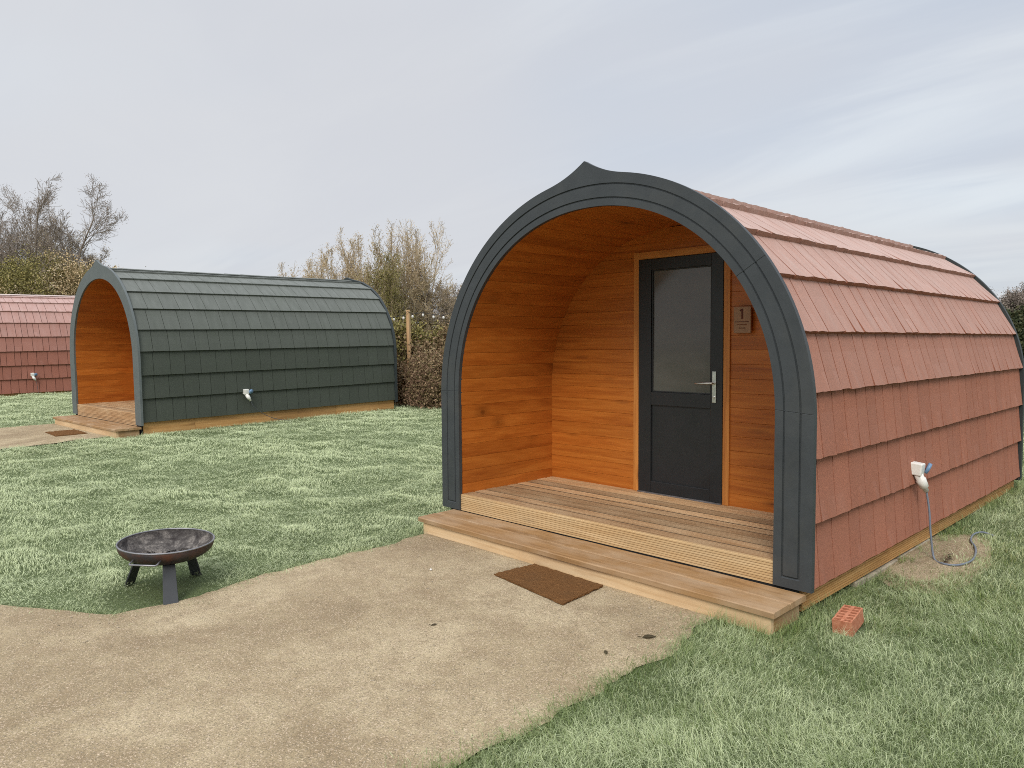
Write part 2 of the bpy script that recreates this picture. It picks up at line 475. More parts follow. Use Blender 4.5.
def on_gravel(x, y):
    g = (y < -.03) & (y > -7.5) & (x > path_l(y)) & (x < path_r(y))
    lx = x - P2['x']
    g |= (y < -.4) & (y > -6.5) & (lx > -1.55 + edge(y, 5) * 1.4) & (lx < 1.35 + edge(y, 8) * 1.4 + .25 * np.clip(-.9 - y, 0, 2.5))
    return g

def make_grass():
    out = []
    d0, d1 = 2.2, 27.
    N = 1500000
    K = 9500 * 5 ** 1.5
    half = math.radians(46)
    tot = K * 2 * half * 2 * (d1 ** .5 - d0 ** .5)
    n = int(tot)
    u = rng.random(n); d = (d0 ** .5 + u * (d1 ** .5 - d0 ** .5)) ** 2
    th = math.atan2(FWD[1], FWD[0]) + (rng.random(n) * 2 - 1) * half
    x = CAM[0] + d * np.cos(th); y = CAM[1] + d * np.sin(th)
    keep = ~on_gravel(x, y)
    rim = np.minimum(np.minimum(np.abs(x - path_l(y)), np.abs(x - path_r(y))), np.minimum(np.abs(x - P2['x'] + 1.55), np.abs(x - P2['x'] - 1.4)))
    keep |= (rng.random(n) < .7 * np.exp(-rim / .045)) & (y < -.45)
    wall = np.full(n, 9.)                      # distance to pod / step edges (longer, unmown grass)
    for P in (P1, P2, P3):
        lx, ly = loc_of(P, x, y)
        dx = np.abs(lx) - 1.60; dy = np.maximum(-ly, ly - 5.2)
        dd = np.maximum(dx, dy); keep &= dd > 0.0
        wall = np.minimum(wall, dd)
        sx = np.abs(lx - .05) - 1.58; sy = np.maximum(-.40 - ly, ly)
        ds = np.maximum(sx, sy); keep &= ds > .0
        wall = np.minimum(wall, ds)
    sf = sand_f(x, y); keep &= (sf > 1.) | (rng.random(n) < .14)
    keep &= ~((x > 1.80) & (x < 1.96) & (y > -.14) & (y < .13))
    # distance to gravel edges -> greener, frost-free fringe
    for e in (.1, .25):
        pass
    x, y, d, wall, sf = (a[keep] for a in (x, y, d, wall, sf)); n = len(x)
    pe = np.full(n, 9.)
    inr = (y < 0.2) & (y > -7.5)
    pe = np.where(inr, np.minimum(np.abs(x - path_l(y)), np.abs(x - path_r(y))), pe)
    lx2 = x - P2['x']
    pe = np.where((y < 0) & (y > -6.5), np.minimum(pe, np.minimum(np.abs(lx2 + 1.55), np.abs(lx2 - 1.45))), pe)
    tuft = np.clip((fbm(x * 2.6 + 1.1 * fbm(x * 1.1, y * 1.1, 8), y * 3.4, 41, 3) - .28) / .44, 0, 1)
    patch = fbm(x * .9, y * .9, 31, 4); clump = fbm(x * 4.5, y * 4.5, 55, 3); tex = vnoise(x * 14, y * 14, 77)
    # drop blades to leave an uneven, tufty sward
    kk = rng.random(n) < np.where(x > 1., .35 + 1.0 * clump, .62 + .5 * clump)
    pit = np.hypot(x + 1.655, y + 2.36)
    kk &= rng.random(n) < np.clip((pit - .10) / .32, .12, 1)
    kk |= wall < .15
    x, y, d, wall, sf, pe, patch, clump, tex, tuft = (a[kk] for a in (x, y, d, wall, sf, pe, patch, clump, tex, tuft)); n = len(x)
    long_patch = np.exp(-(((x - 3.0) / .55) ** 2 + ((y - .75) / .6) ** 2))         # shaggy frosted clump at the right
    h = np.where(x > 1., .026 + .030 * clump, .020 + .026 * tuft) + .012 * rng.random(n)
    h *= .75 + .5 * rng.random(n)
    h = np.where(x > 1., h * 1.35, h)
    h += .05 * np.exp(-(wall / .09) ** 2) * rng.random(n) + .022 * long_patch + .018 * np.exp(-(pe / .10) ** 2) * rng.random(n)
    h *= 1 + np.clip((d - 8) / 40, 0, .5)
    h *= np.clip((np.hypot(x + 1.655, y + 2.36) - .1) / .4, .45, 1)
    w = .0022 * (np.maximum(d, 3.6) / 4.) ** .85 * (.75 + .5 * rng.random(n))
    az = rng.random(n) * 2 * np.pi
    flow = fbm(x * 1.3, y * 1.3, 91, 3) * 4 * np.pi + .5
    az = np.where(rng.random(n) < np.where(x > 1., .45, .75), flow + rng.normal(0, .5, n), az)
    lean = np.clip(rng.normal(.95, .42, n), .1, 1.8)
    lean = np.where(x > 1., lean + .12, lean + .45)
    fac = rng.random(n) * 2 * np.pi
    gx, gy = np.cos(fac) * w / 2, np.sin(fac) * w / 2
    dx, dy = np.cos(az), np.sin(az)
    calm = np.clip(np.minimum(wall, pe) / .3, 0, 1)
    z0 = ground_h(x, y) - .004 + np.where(x > 1., .015, .030) * (tuft ** 1.3) * calm
    l1 = h * .55; l2 = h * .62
    mx = x + dx * l1 * np.sin(lean * .45); my = y + dy * l1 * np.sin(lean * .45); mz = z0 + l1 * np.cos(lean * .45)
    b2 = np.minimum(lean * 1.35, 1.9)
    tx = mx + dx * l2 * np.sin(b2); ty = my + dy * l2 * np.sin(b2); tz = np.maximum(mz + l2 * np.cos(b2), z0 + .006)
    V = np.empty((n, 5, 3), np.float32)
    V[:, 0] = np.stack([x - gx, y - gy, z0], 1); V[:, 1] = np.stack([x + gx, y + gy, z0], 1)
    V[:, 2] = np.stack([mx + gx * .8, my + gy * .8, mz], 1); V[:, 3] = np.stack([mx - gx * .8, my - gy * .8, mz], 1)
    V[:, 4] = np.stack([tx, ty, tz], 1)
    b = np.arange(n, dtype=np.int32) * 5
    fr = np.where(x > 1., .27, .46) + .95 * (patch - .3) + .35 * (tex - .5) + rng.normal(0, 1, n) * np.where(x > 1., .27, .15)
    fr *= 1 - .6 * np.exp(-(pe / .10) ** 2)
    fr *= 1 - .7 * np.exp(-(wall / .13) ** 2)
    fr += np.where(x > 1., .25, .30) * (tuft - .5)
    fr += np.where(x < 0, .24, .0) + np.where(x > 1., .5, 1.) * np.clip((d - 5) / 16, 0, .30)
    fr += .30 * long_patch
    fr = np.clip(fr, 0, .95)
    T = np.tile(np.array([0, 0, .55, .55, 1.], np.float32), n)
    r = np.clip(rng.random(n) * .7 + .75 * (fbm(x * .9, y * .9, 17) - .45) + .16, 0, .93)
    r = np.where(rng.random(n) < .035, 1., r)
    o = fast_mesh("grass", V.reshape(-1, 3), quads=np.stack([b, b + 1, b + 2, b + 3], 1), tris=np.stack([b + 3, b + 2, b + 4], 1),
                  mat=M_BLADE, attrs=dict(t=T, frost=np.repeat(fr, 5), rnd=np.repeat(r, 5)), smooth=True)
    tag(o, kind="stuff"); print("blades", n)

def make_pebbles():
    n = 11000
    d = 2.4 + 5.5 * rng.random(n) ** 1.3
    th = math.atan2(FWD[1], FWD[0]) + (rng.random(n) * 2 - 1) * math.radians(48)
    x = CAM[0] + d * np.cos(th); y = CAM[1] + d * np.sin(th)
    k = on_gravel(x, y) & (d < 8) & ~((y > -.42) & (np.abs(x - .05) < 1.6))
    k |= (sand_f(x, y) < .8) & (x > 1.66)
    x, y = x[k], y[k]; n = len(x)
    s = .0016 + .0062 * rng.random(n) ** 4
    octa = np.array([[1, 0, 0], [-1, 0, 0], [0, 1, 0], [0, -1, 0], [0, 0, .7], [0, 0, -.7]])
    V = octa[None] * s[:, None, None] * rng.uniform(.6, 1.3, (n, 6, 1)) + np.stack([x, y, ground_h(x, y) + np.where(x > 1.6, .02, .012)], 1)[:, None]
    T = np.array([[0, 2, 4], [2, 1, 4], [1, 3, 4], [3, 0, 4], [2, 0, 5], [1, 2, 5], [3, 1, 5], [0, 3, 5]])
    F = (np.arange(n)[:, None, None] * 6 + T[None]).reshape(-1, 3)
    tag(fast_mesh("gravel_stones", V.reshape(-1, 3), tris=F, mat=M_PEBBLE), kind="stuff")

# ------------------------------------------------------------------ pods
ZD, ZS, ZF, DD, LL = .283, .137, .146, 1.182, 5.13
def arch(a, b, zc, n, th):
    c, s = np.cos(th), np.sin(th)
    return np.sign(c) * np.abs(c) ** (2 / n) * a, zc + np.abs(s) ** (2 / n) * b
def inner(th): return arch(1.422, 1.387, 1.15, 2.08, th)
def outer(th): return arch(1.655, 1.632, 1.13, 2.03, th)

def frame_mesh(grooves, y0, y1, zb, keel, groove_mat=None, inner_pull=0., out_add=0.):
    TH = np.unique(np.concatenate([np.linspace(0, np.pi, 97), np.pi / 2 + np.linspace(-.16, .16, 65)]).round(5))
    st = []
    zs = [zb, zb + .055, zb + .062, zb + .070, .45, .7, .95]
    for z in zs: st.append((1.422, z, 1.655, z, z))
    xi, zi = inner(TH); xo, zo = outer(TH)
    JA = (.62, np.pi - .62, .02, np.pi - .02)
    TH = np.unique(np.concatenate([TH] + [[a - .0016, a, a + .0016] for a in JA])); xi, zi = inner(TH); xo, zo = outer(TH)
    for k in range(len(TH)):
        x2, z2 = xo[k], zo[k]
        kk = max(0, 1 - abs(x2) / .28); st.append((xi[k], zi[k], x2, z2, 9 if min(abs(TH[k] - a) for a in JA) > 1e-6 else 10))
    for z in zs[::-1]: st.append((-1.422, z, -1.655, z, z))
    fr = [0, .235, .25, .65, .665, 1.]
    gw = .0065
    V = []; G = []; F = []; FG = []
    def row(k):
        xi, zi, xo, zo, z = st[k]
        w = math.hypot(xo - xi, zo - zi)
        g = gw / w
        t = [0, .24 - g, .24 - g * .6, .24 + g * .6, .24 + g, .66 - g, .66 - g * .6, .66 + g * .6, .66 + g, 1.]
        dep = [0, 0, 1, 1, 0, 0, 1, 1, 0, 0]
        if not grooves or z < zb + .06: dep = [0] * 10
        elif z == 10: dep = [.3] * 10
        elif z < zb + .068: dep = [0, 0, 1, 1, 1, 1, 1, 1, 0, 0]
        pts = []
        for tt, dd in zip(t, dep):
            x = xi + (xo - xi) * tt; zz = zi + (zo - zi) * tt
            if tt == 0: x -= math.copysign(inner_pull, x) if abs(x) > .02 else 0
            if tt == 1.:
                kz = keel * max(0, 1 - abs(x + .022) / .36) ** 2.2
                zz += kz
                if out_add:
                    L = math.hypot(xo - xi, zo - zi); x += (xo - xi) / L * out_add; zz += (zo - zi) / L * out_add
            pts.append((x, y0 + dd * .009, zz))
        # back edge
        pts.append((pts[-1][0], y1, pts[-1][2])); pts.append((pts[0][0], y1, pts[0][2]))
        return pts
    n = 12
    mb = MB()
    for k in range(len(st)): V += row(k)
    for k in range(len(st) - 1):
        for i in range(n):
            j = (i + 1) % n
            F.append((k * n + i, k * n + j, (k + 1) * n + j, (k + 1) * n + i))
    F.append(tuple(range(n))); m = (len(st) - 1) * n; F.append(tuple(m + i for i in reversed(range(n))))
    mb.add(V, F)
    return mb

QP = np.array([(1.585, .143), (1.59, .525), (1.59, .90), (1.583, 1.279), (1.522, 1.622), (1.372, 1.958), (1.142, 2.243), (.862, 2.468), (.532, 2.615), (.17, 2.685), (0, 2.692)])
def tiles_mesh(wmin, wmax, seed, rough_edge, thick=.036, jn=.010):
    r = np.random.default_rng(seed)
    mb = MB()
    NR = len(QP) - 2
    for side in (1, -1):
        for k in range(NR):
            A = QP[k]; B = QP[k + 1]
            ch = B - A; L = np.linalg.norm(ch); ch = ch / L
            nrm = np.array([ch[1], -ch[0]])
            bulge = 0.
            y = .034
            while y < LL - .001:
                w = r.uniform(wmin, wmax); y2 = min(y + w, LL)
                if LL - y2 < .08: y2 = LL
                ds = r.normal(0, .0008 if rough_edge else .0006); lift = r.uniform(0, .0025 if rough_edge else .0012)
                # profile (across): s along chord, n outward
                over = .03
                pf = [(ds, thick + lift), (L * .33, thick * .72 + bulge * .9 + lift), (L * .68, thick * .4 + bulge * .9), (L + over, .004), (L + over, -.006), (L * .5, bulge - .004), (ds, .0)]
                nseg = max(2, int((y2 - y) / .05)) if rough_edge else 1
                V = []; G = []
                sd = r.random() * 50
                for q in range(nseg + 1):
                    yy = y + jn / 2 + (y2 - y - jn) * q / nseg
                    for i, (s_, n_) in enumerate(pf):
                        e1 = r.normal(0, .0014) if rough_edge and i in (0, 6) else 0
                        e2 = abs(r.normal(0, .004)) if rough_edge and i == 0 else 0
                        P = A + ch * (s_ + e1) + nrm * (n_ + e2)
                        V.append((side * P[0], yy, P[1])); G.append((s_, yy, sd))
                m = len(pf); F = []
                for q in range(nseg):
                    for i in range(m):
                        j = (i + 1) % m
                        f = (q * m + i, q * m + j, (q + 1) * m + j, (q + 1) * m + i)
                        F.append(f if side < 0 else f[::-1])
                F.append(tuple(range(m))); F.append(tuple(nseg * m + i for i in reversed(range(m))))
                mb.add(V, F, G)
                y = y2
        # underlay that closes the joints
        for k in range(NR + 1):
            a = QP[k] * .992; b = QP[k + 1] * .992
            V = [(side * a[0],   .036, a[1]), (side * a[0], LL - .002, a[1]), (side * b[0], LL - .002, b[1]), (side * b[0], .036, b[1])]
            mb.add(V, [(0, 1, 2, 3)], [(0, 0, 9.)] * 4)
    return mb

def ridge_mesh(seed):
    r = np.random.default_rng(seed); mb = MB(); y = .034
    while y < LL - .01:
        y2 = min(y + r.uniform(.3, .36), LL)
        lift = r.uniform(0, .003); sd = r.random() * 50
        prof = [(-.19, .002), (-.10, .020), (0, .030), (.10, .020), (.19, .002), (.188, -.012), (.0, .012), (-.188, -.012)]
        V = []; G = []
        for yy, up in ((y + .002, lift + .004), (y2 + .02 if y2 < LL else LL, lift)):
            for a, b in prof: V.append((a, yy, 2.706 + b + up)); G.append((a, yy, sd))
        m = len(prof)
        F = [(i, (i + 1) % m, m + (i + 1) % m, m + i) for i in range(m)] + [tuple(range(m))[::-1], tuple(range(m, 2 * m))]
        mb.add(V, F, G); y = y2
    return mb

def ribbed(z0, z1, n, depth, thick):
    """profile (d, z): ribs facing -d"""
    p = []
    h = (z1 - z0) / n
    for i in range(n):
        z = z0 + i * h
        p += [(0, z + h * .12), (0, z + h * .72), (depth, z + h * .86), (depth, z + h * .98)]
    p += [(thick, z1), (thick, z0)]
    return p

def build_pod(name, label, P, red=True, near=True, iz=.640):
    fm = M_FRAME if red else M_FRAME2
    t = thing(name, label, "camping pod", (P['x'], P['y'], P['z']), (math.atan(P['s']), -.003 if red else 0, P['r']), "arched camping pods in a row")
    frame_mesh(red, 0, .036, ZF if red else ZF - .05, .105).build("front_frame", fm, t)
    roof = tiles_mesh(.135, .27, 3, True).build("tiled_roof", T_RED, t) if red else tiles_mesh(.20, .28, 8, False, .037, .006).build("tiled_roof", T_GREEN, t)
    ridge_mesh(2).build("ridge_cap", T_RED2 if red else T_GREEN, roof)
    # rear
    frame_mesh(False, LL, LL + .06, .1, .06, out_add=-.022).build("rear_frame", M_REAR, t)
    # lining: boards along the arch
    TH = np.linspace(0, np.pi, 400); xi, zi = inner(TH)
    X = np.concatenate([[1.422, 1.422], xi, [-1.422, -1.422]]); Z = np.concatenate([[ZD - .03, .7], zi, [.7, ZD - .03]])
    S = np.concatenate([[0], np.cumsum(np.hypot(np.diff(X), np.diff(Z)))])
    mb = MB(); bw = S[-1] / round(S[-1] / .113)
    nb = int(round(S[-1] / bw))
    for k in range(nb):
        s = k * bw + np.array([.0, .0016, bw - .0016, bw])
        x = np.interp(s, S, X); z = np.interp(s, S, Z); sd = rng.random() * 50
        tx, tz = x[3] - x[0], z[3] - z[0]; L = math.hypot(tx, tz); nx, nz = tz / L, -tx / L   # outward
        off = [.004, 0, 0, .004]
        V = []; G = []
        for yy in (.030, DD):
            for i in range(4):
                V.append((x[i] + nx * off[i], yy, z[i] + nz * off[i])); G.append((yy, k * .113 + i * .035, sd))
        mb.add(V, [(i, i + 1, 5 + i, 4 + i) for i in range(3)], G)
    mb.build("porch_lining", W_LINING, t)
    # partition wall
    mb = MB(); z = ZD - .01
    TH2 = np.linspace(0, np.pi / 2, 200); xq, zq = inner(TH2)
    def xa(z): return 1.422 if z < 1.15 else float(np.interp(z, zq, xq))
    def brd(x0, x1, z0, z1, y=DD):
        sd = rng.random() * 50
        pf = [(y + .004, z0), (y, z0 + .0016), (y, z1 - .0016), (y + .004, z1), (y + .02, z1), (y + .02, z0)]
        mb.extrude(pf, 'x', x0, x1, sd)
    while z < 2.53:
        z1 = z + .113; xm = xa(z) + .02
        if z < 2.30:
            brd(-xm, -.43, z, z1); brd(.455, xm, z, z1)
        else: brd(-xm, xm, z, z1)
        z = z1
    mb.build("porch_wall", W_LINING, t)
    mb = MB()
    mb.box((-.447, DD - .014, ZD), (-.3905, DD + .03, 2.347), 2)
    mb.box((.4175, DD - .014, ZD), (.473, DD + .03, 2.347), 2)
    mb.box((-.3905, DD - .0135, 2.285), (.4175, DD + .03, 2.346), 0)
    mb.build("door_trim", W_TRIM, t, .002)
    # door
    y = DD
    mb = MB()
    y0 = DD - .022
    mb.box((-.39, y0, ZD + .012), (-.262, y + .03, 2.283), 2); mb.box((.309, y0, ZD + .012), (.417, y + .03, 2.283), 2)
    mb.box((-.262, y0 + .001, 2.188), (.309, y + .03, 2.2825), 0)
    mb.box((-.262, y0 + .001, 1.045), (.309, y + .03, 1.157), 0)
    mb.box((-.262, y0 + .001, ZD + .0125), (.309, y + .03, .392), 0)
    d = mb.build("door", M_DOOR, t, .004)
    mb = MB(); mb.box((-.26, y + .004, 1.155), (.307, y + .02, 2.19)); mb.build("glass_pane", M_GLASS, d)
    mb = MB()
    for lo, hi in (((-.262, y0 + .012, 1.157), (-.252, y + .01, 2.188)), ((.299, y0 + .012, 1.157), (.309, y + .01, 2.188)),
                   ((-.252, y0 + .0121, 2.178), (.299, y + .01, 2.188)), ((-.252, y0 + .0121, 1.157), (.299, y + .01, 1.167))): mb.box(lo, hi)
    mb.build("glazing_bead", M_DOOR, d, .002)
    mb = MB(); mb.box((-.262, y - .004, .392), (.309, y + .02, 1.045)); mb.build("door_panel", M_PANEL, d)
    mb = MB()
    mb.extrude([(.330, y0 - .008), (.364, y0 - .008), (.364, y0), (.330, y0)], 'z', 1.095, 1.345)
    mb.tube([(.347, y0 - .004, 1.252), (.347, y0 - .05, 1.252), (.33, y0 - .058, 1.252), (.26, y0 - .058, 1.249), (.20, y0 - .052, 1.247)], [.010, .010, .0095, .009, .007], 10)
    mb.tube([(.347, y0 - .004, 1.14), (.347, y0 - .016, 1.14)], .011, 10)
    mb.build("door_handle", M_CHROME, d, .002)
    # threshold
    mb = MB(); mb.box((-.39, y0 - .012, ZD + .001), (.417, y + .03, ZD + .012)); mb.build("threshold", M_RIM, t)
    # deck
    mb = MB(); nb = 9; bw = (DD + .05 - .045) / nb
    for k in range(nb):
        a = .045 + k * bw; sd = rng.random() * 50; p = []
        nr = 5; h = (bw - .018) / nr; zt = ZD - (.0 if near else 0)
        up = rng.normal(0, .0012)
        for i in range(nr):
            q = a + i * h
            p += [(q + h * .15, zt + up), (q + h * .75, zt + up), (q + h * .84, zt - .005 + up), (q + h * .99, zt - .005 + up)]
        p += [(a + bw - .018, zt - .026), (a, zt - .026)]
        mb.extrude(p, 'x', -1.427, 1.427, sd)
    mb.build("deck", W_DECK, t)
    mb = MB()                                     # dirt packed in the gaps between the boards
    for k in range(nb): mb.box((-1.40, .045 + (k + 1) * bw - .0165, ZD - .02), (1.40, .045 + (k + 1) * bw - .0015, ZD - .0035))
    mb.build("deck_joint", M_GRIME, t)
    mb = MB(); mb.extrude(ribbed(ZS + .004 if red else ZS - .06, ZD - .002, 9, .006, .03), 'x', -1.427, 1.427); mb.v[-1][:, 1] += .015
    mb.build("deck_fascia", W_RIB if red else W_DECK, t)
    # base boards either side + back, bearers
    if red:
        for sx in (1, -1):
            mb = MB(); pr = [(sx * (1.575 - a), z) for a, z in ribbed(.004, .15, 9, .010, .036)]
            for (l0, l1) in ((.06, 2.6), (2.603, LL)): mb.extrude(pr, 'y', l0, l1)
            mb.build("base_board", W_BASE, t)
    else:
        for sx in (1, -1):
            mb = MB()
            for (l0, l1) in ((.06, .9), (.903, 2.3), (2.303, 3.7), (3.703, LL)):
                mb.extrude([(sx * 1.575, -.06), (sx * 1.575, .15), (sx * 1.535, .15), (sx * 1.535, -.06)], 'y', l0, l1)
            mb.build("base_board", W_BASE, t, .004)
    mb = MB(); mb.box((-1.56, .02, -.06), (1.56, .05, .145)); mb.box((-1.55, .07, .05), (1.55, LL - .02, .13)); mb.build("floor_bearer", M_DARK, t)
    mb = MB(); z = .1
    while z < 2.5:
        zt = z + .12; xm = 1.55 if zt < 1.13 else 1.55 * math.sqrt(max(0, 1 - ((zt - 1.13) / 1.52) ** 2))
        mb.box((-xm, LL - .02, z), (xm, LL - .001, z + .118), 0); z += .12
    mb.build("rear_wall", W_LINING, t)
    # power inlet on the right hand side
    mb = MB(); X0 = 1.600
    M = Matrix.Translation((X0 + .03, 1.80, iz)) @ Matrix.Rotation(math.radians(6), 4, 'Y')
    mb.box((-.04, -.042, -.045), (.055, .042, .045), M=M)
    inl = mb.build("power_inlet", M_WHITE, t, .008)
    mb = MB(); M = Matrix.Translation((X0 + .095, 1.868, iz)) @ Matrix.Rotation(math.radians(20), 4, 'Z') @ Matrix.Rotation(math.radians(25), 4, 'Y')
    mb.tube([M @ Vector((-.01, 0, 0)), M @ Vector((.012, 0, 0))], .042, 14)
    mb.build("inlet_lid", M_BLUE, inl)
    return t

def build_cable(name, label, P, pts, iz=.64):
    t = thing(name, label, "power cable", (P['x'], P['y'], P['z']), (math.atan(P['s']), 0, P['r']), "power leads plugged into the pods")
    mb = MB(); a = np.array([1.650, 1.79, iz - .03]); b = np.array([1.690, 1.86, iz - .165])
    mb.tube([a, a + (b - a) * .3, a + (b - a) * .32, a + (b - a) * .75, a + (b - a) * .78, b], [.030, .030, .036, .031, .022, .018], 14)
    mb.build("plug", M_WHITE, t)
    p = np.array([tuple(b)] + pts, float)
    # catmull-rom through the points
    q = [p[0]]
    for i in range(len(p) - 1):
        p0 = p[max(i - 1, 0)]; p1 = p[i]; p2 = p[i + 1]; p3 = p[min(i + 2, len(p) - 1)]
        for s in np.linspace(0, 1, 9)[1:]:
            q.append(.5 * ((2 * p1) + (-p0 + p2) * s + (2 * p0 - 5 * p1 + 4 * p2 - p3) * s * s + (-p0 + 3 * p1 - 3 * p2 + p3) * s ** 3))
    mb = MB(); mb.tube(q, 0.0075 if P is P1 else .005, 8); mb.build("cord", M_CABLE if P is P1 else M_DCORD, t)
    return t

def build_step(label, P, near=True):
    t = thing("entrance_step", label, "wooden step", (P['x'], P['y'], P['z']), (0, 0, P['r']), "timber steps in front of the pods")
    x0, x1 = -1.51, 1.62; z1 = .136
    mb = MB()
    for a, b in ((-.382, -.190), (-.186, .012)):
        mb.extrude([(a, z1 - .034), (a, z1 - .006), (a + .006, z1), (b - .006, z1), (b, z1 - .006), (b, z1 - .034)], 'x', x0, x1, nseg=10, wob=.0012)
    mb.build("tread", W_TREAD, t)
    mb = MB()
    mb.extrude([(-.362, -.05), (-.362, z1 - .035), (-.322, z1 - .035), (-.322, -.05)], 'x', x0 + .045, x1 - .03, nseg=6)
    mb.build("riser", W_STEP, t, .004)
    for sx in (x0 + .045, x1 - .07):
        mb = MB(); mb.extrude([(sx, -.05), (sx, z1 - .0355), (sx + .04, z1 - .0355), (sx + .04, -.05)], 'y', -.3215, -.01)
        mb.build("end_board", W_TREAD, t, .003)
    return t

def build_mat(label, corners, z):
    t = MB(); c = np.array(corners); n = 24
    V = []; F = []
    for layer, dz in ((0, 0), (1, .011)):
        for i in range(n + 1):
            for j in range(n + 1):
                u, v = i / n, j / n
                p = c[0] * (1 - u) * (1 - v) + c[1] * u * (1 - v) + c[2] * u * v + c[3] * (1 - u) * v
                e = rng.normal(0, .002, 2) if 0 < i < n or 0 < j < n else (0, 0)
                V.append((p[0] + e[0], p[1] + e[1], z + dz + (rng.normal(0, .002) if layer else 0)))
    m = n + 1; N = m * m
    for i in range(n):
        for j in range(n):
            a = i * m + j
            F.append((N + a, N + a + m, N + a + m + 1, N + a + 1))
    for k in range(n):
        for a, b in ((k * m, (k + 1) * m), (k * m + n, (k + 1) * m + n), (k, k + 1), (n * m + k, n * m + k + 1)):
            F.append((a, b, N + b, N + a))
    t.add(V, F)
    return tag(t.build("doormat", M_COIR), label, "doormat", "coir doormats before the steps")

# ------------------------------------------------------------------ small things
def build_firepit():
    t = thing("fire_pit", "round rusty steel fire bowl on three grey legs at the lawn edge", "fire pit", (-1.655, -2.36, .0), (math.radians(-1.5), math.radians(2.5), .0))
    R, D, zr = .290, .124, .322
    pr = []
    Rs = (R * R + D * D) / (2 * D)
    amax = math.asin(R / Rs)
    for k in range(0, 19):
        a = amax * k / 18
        u = k / 18; pr.append((max(.0005, R * math.sin(u * math.pi / 2) ** .92), zr - D * math.cos(u * math.pi / 2) ** .85))
    po = [(r + .0 if r < .01 else r + .004, z - .004) for r, z in pr]
    mb = MB(); mb.lathe(po + pr[::-1][:1] + [], 64)
    mb.build("bowl", M_BOWL, t)
    mb = MB(); mb.lathe([(r, z) for r, z in pr], 64); mb.build("bowl_lining", M_ASH, t)
    mb = MB()
    a = np.linspace(0, 2 * np.pi, 65)
    mb.tube(np.stack([(R + .003) * np.cos(a), (R + .003) * np.sin(a), np.full(65, zr)], 1), .0055, 8, cap=False)
    mb.build("rim", M_RIM, t)
    # ash and charred scraps in the bottom of the bowl
    mb = MB(); n = 130
    for k in range(n):
        rr = .17 * math.sqrt(rng.random()); an = rng.random() * 6.28; s = rng.uniform(.004, .014)
        z = zr - D * math.sqrt(1 - (rr / R) ** 2) ** .85
        M = Matrix.Translation((rr * math.cos(an), rr * math.sin(an), z + s * .5)) @ Matrix.Rotation(rng.random() * 6, 4, 'Z') @ Matrix.Rotation(rng.random(), 4, 'X')
        mb.box((-s * 1.6, -s * .8, -s * .6), (s * 1.6, s * .8, s * .6), jit=s * .2, M=M)
    tag(mb.build("charcoal", M_ASH, t), kind="stuff")
    # legs: flat bars leaning out
    for (fx, fy, w) in ((.365, -.105, .074), (-.245, -.150, .074), (-.13, .245, .074)):
        f = np.array([fx, fy]); dn = f / np.linalg.norm(f); s = np.array([-dn[1], dn[0]])
        top = dn * .195; mb = MB(); V = []
        for (c, z, ww) in ((f * 1.0, -.01, w * .62), (top, .221, w * .5)):
            for side, o in ((1, .0), (-1, 0), (-1, .012), (1, .012)):
                q = c + s * side * ww + dn * o; V.append((q[0], q[1], z))
        mb.add(V, [(0, 1, 2, 3)[::-1], (4, 5, 6, 7), (0, 1, 5, 4), (1, 2, 6, 5), (2, 3, 7, 6), (3, 0, 4, 7)])
        mb.build("leg", M_LEG, t, .002)
    for an in (math.radians(-44), math.radians(136)):
        u = np.array([math.cos(an), math.sin(an), 0]); s = np.array([-u[1], u[0], 0])
        z = np.array([0, 0, zr - .045])
        pts = [u * .265 + s * .085 + z, u * .322 + s * .085 + z - np.array([0, 0, .012]), u * .330 + s * .078 + z - np.array([0, 0, .014]),
               u * .330 - s * .078 + z - np.array([0, 0, .014]), u * .322 - s * .085 + z - np.array([0, 0, .012]), u * .265 - s * .085 + z]
        mb = MB(); mb.tube(pts, .0055, 8); mb.build("handle", M_RIM, t)

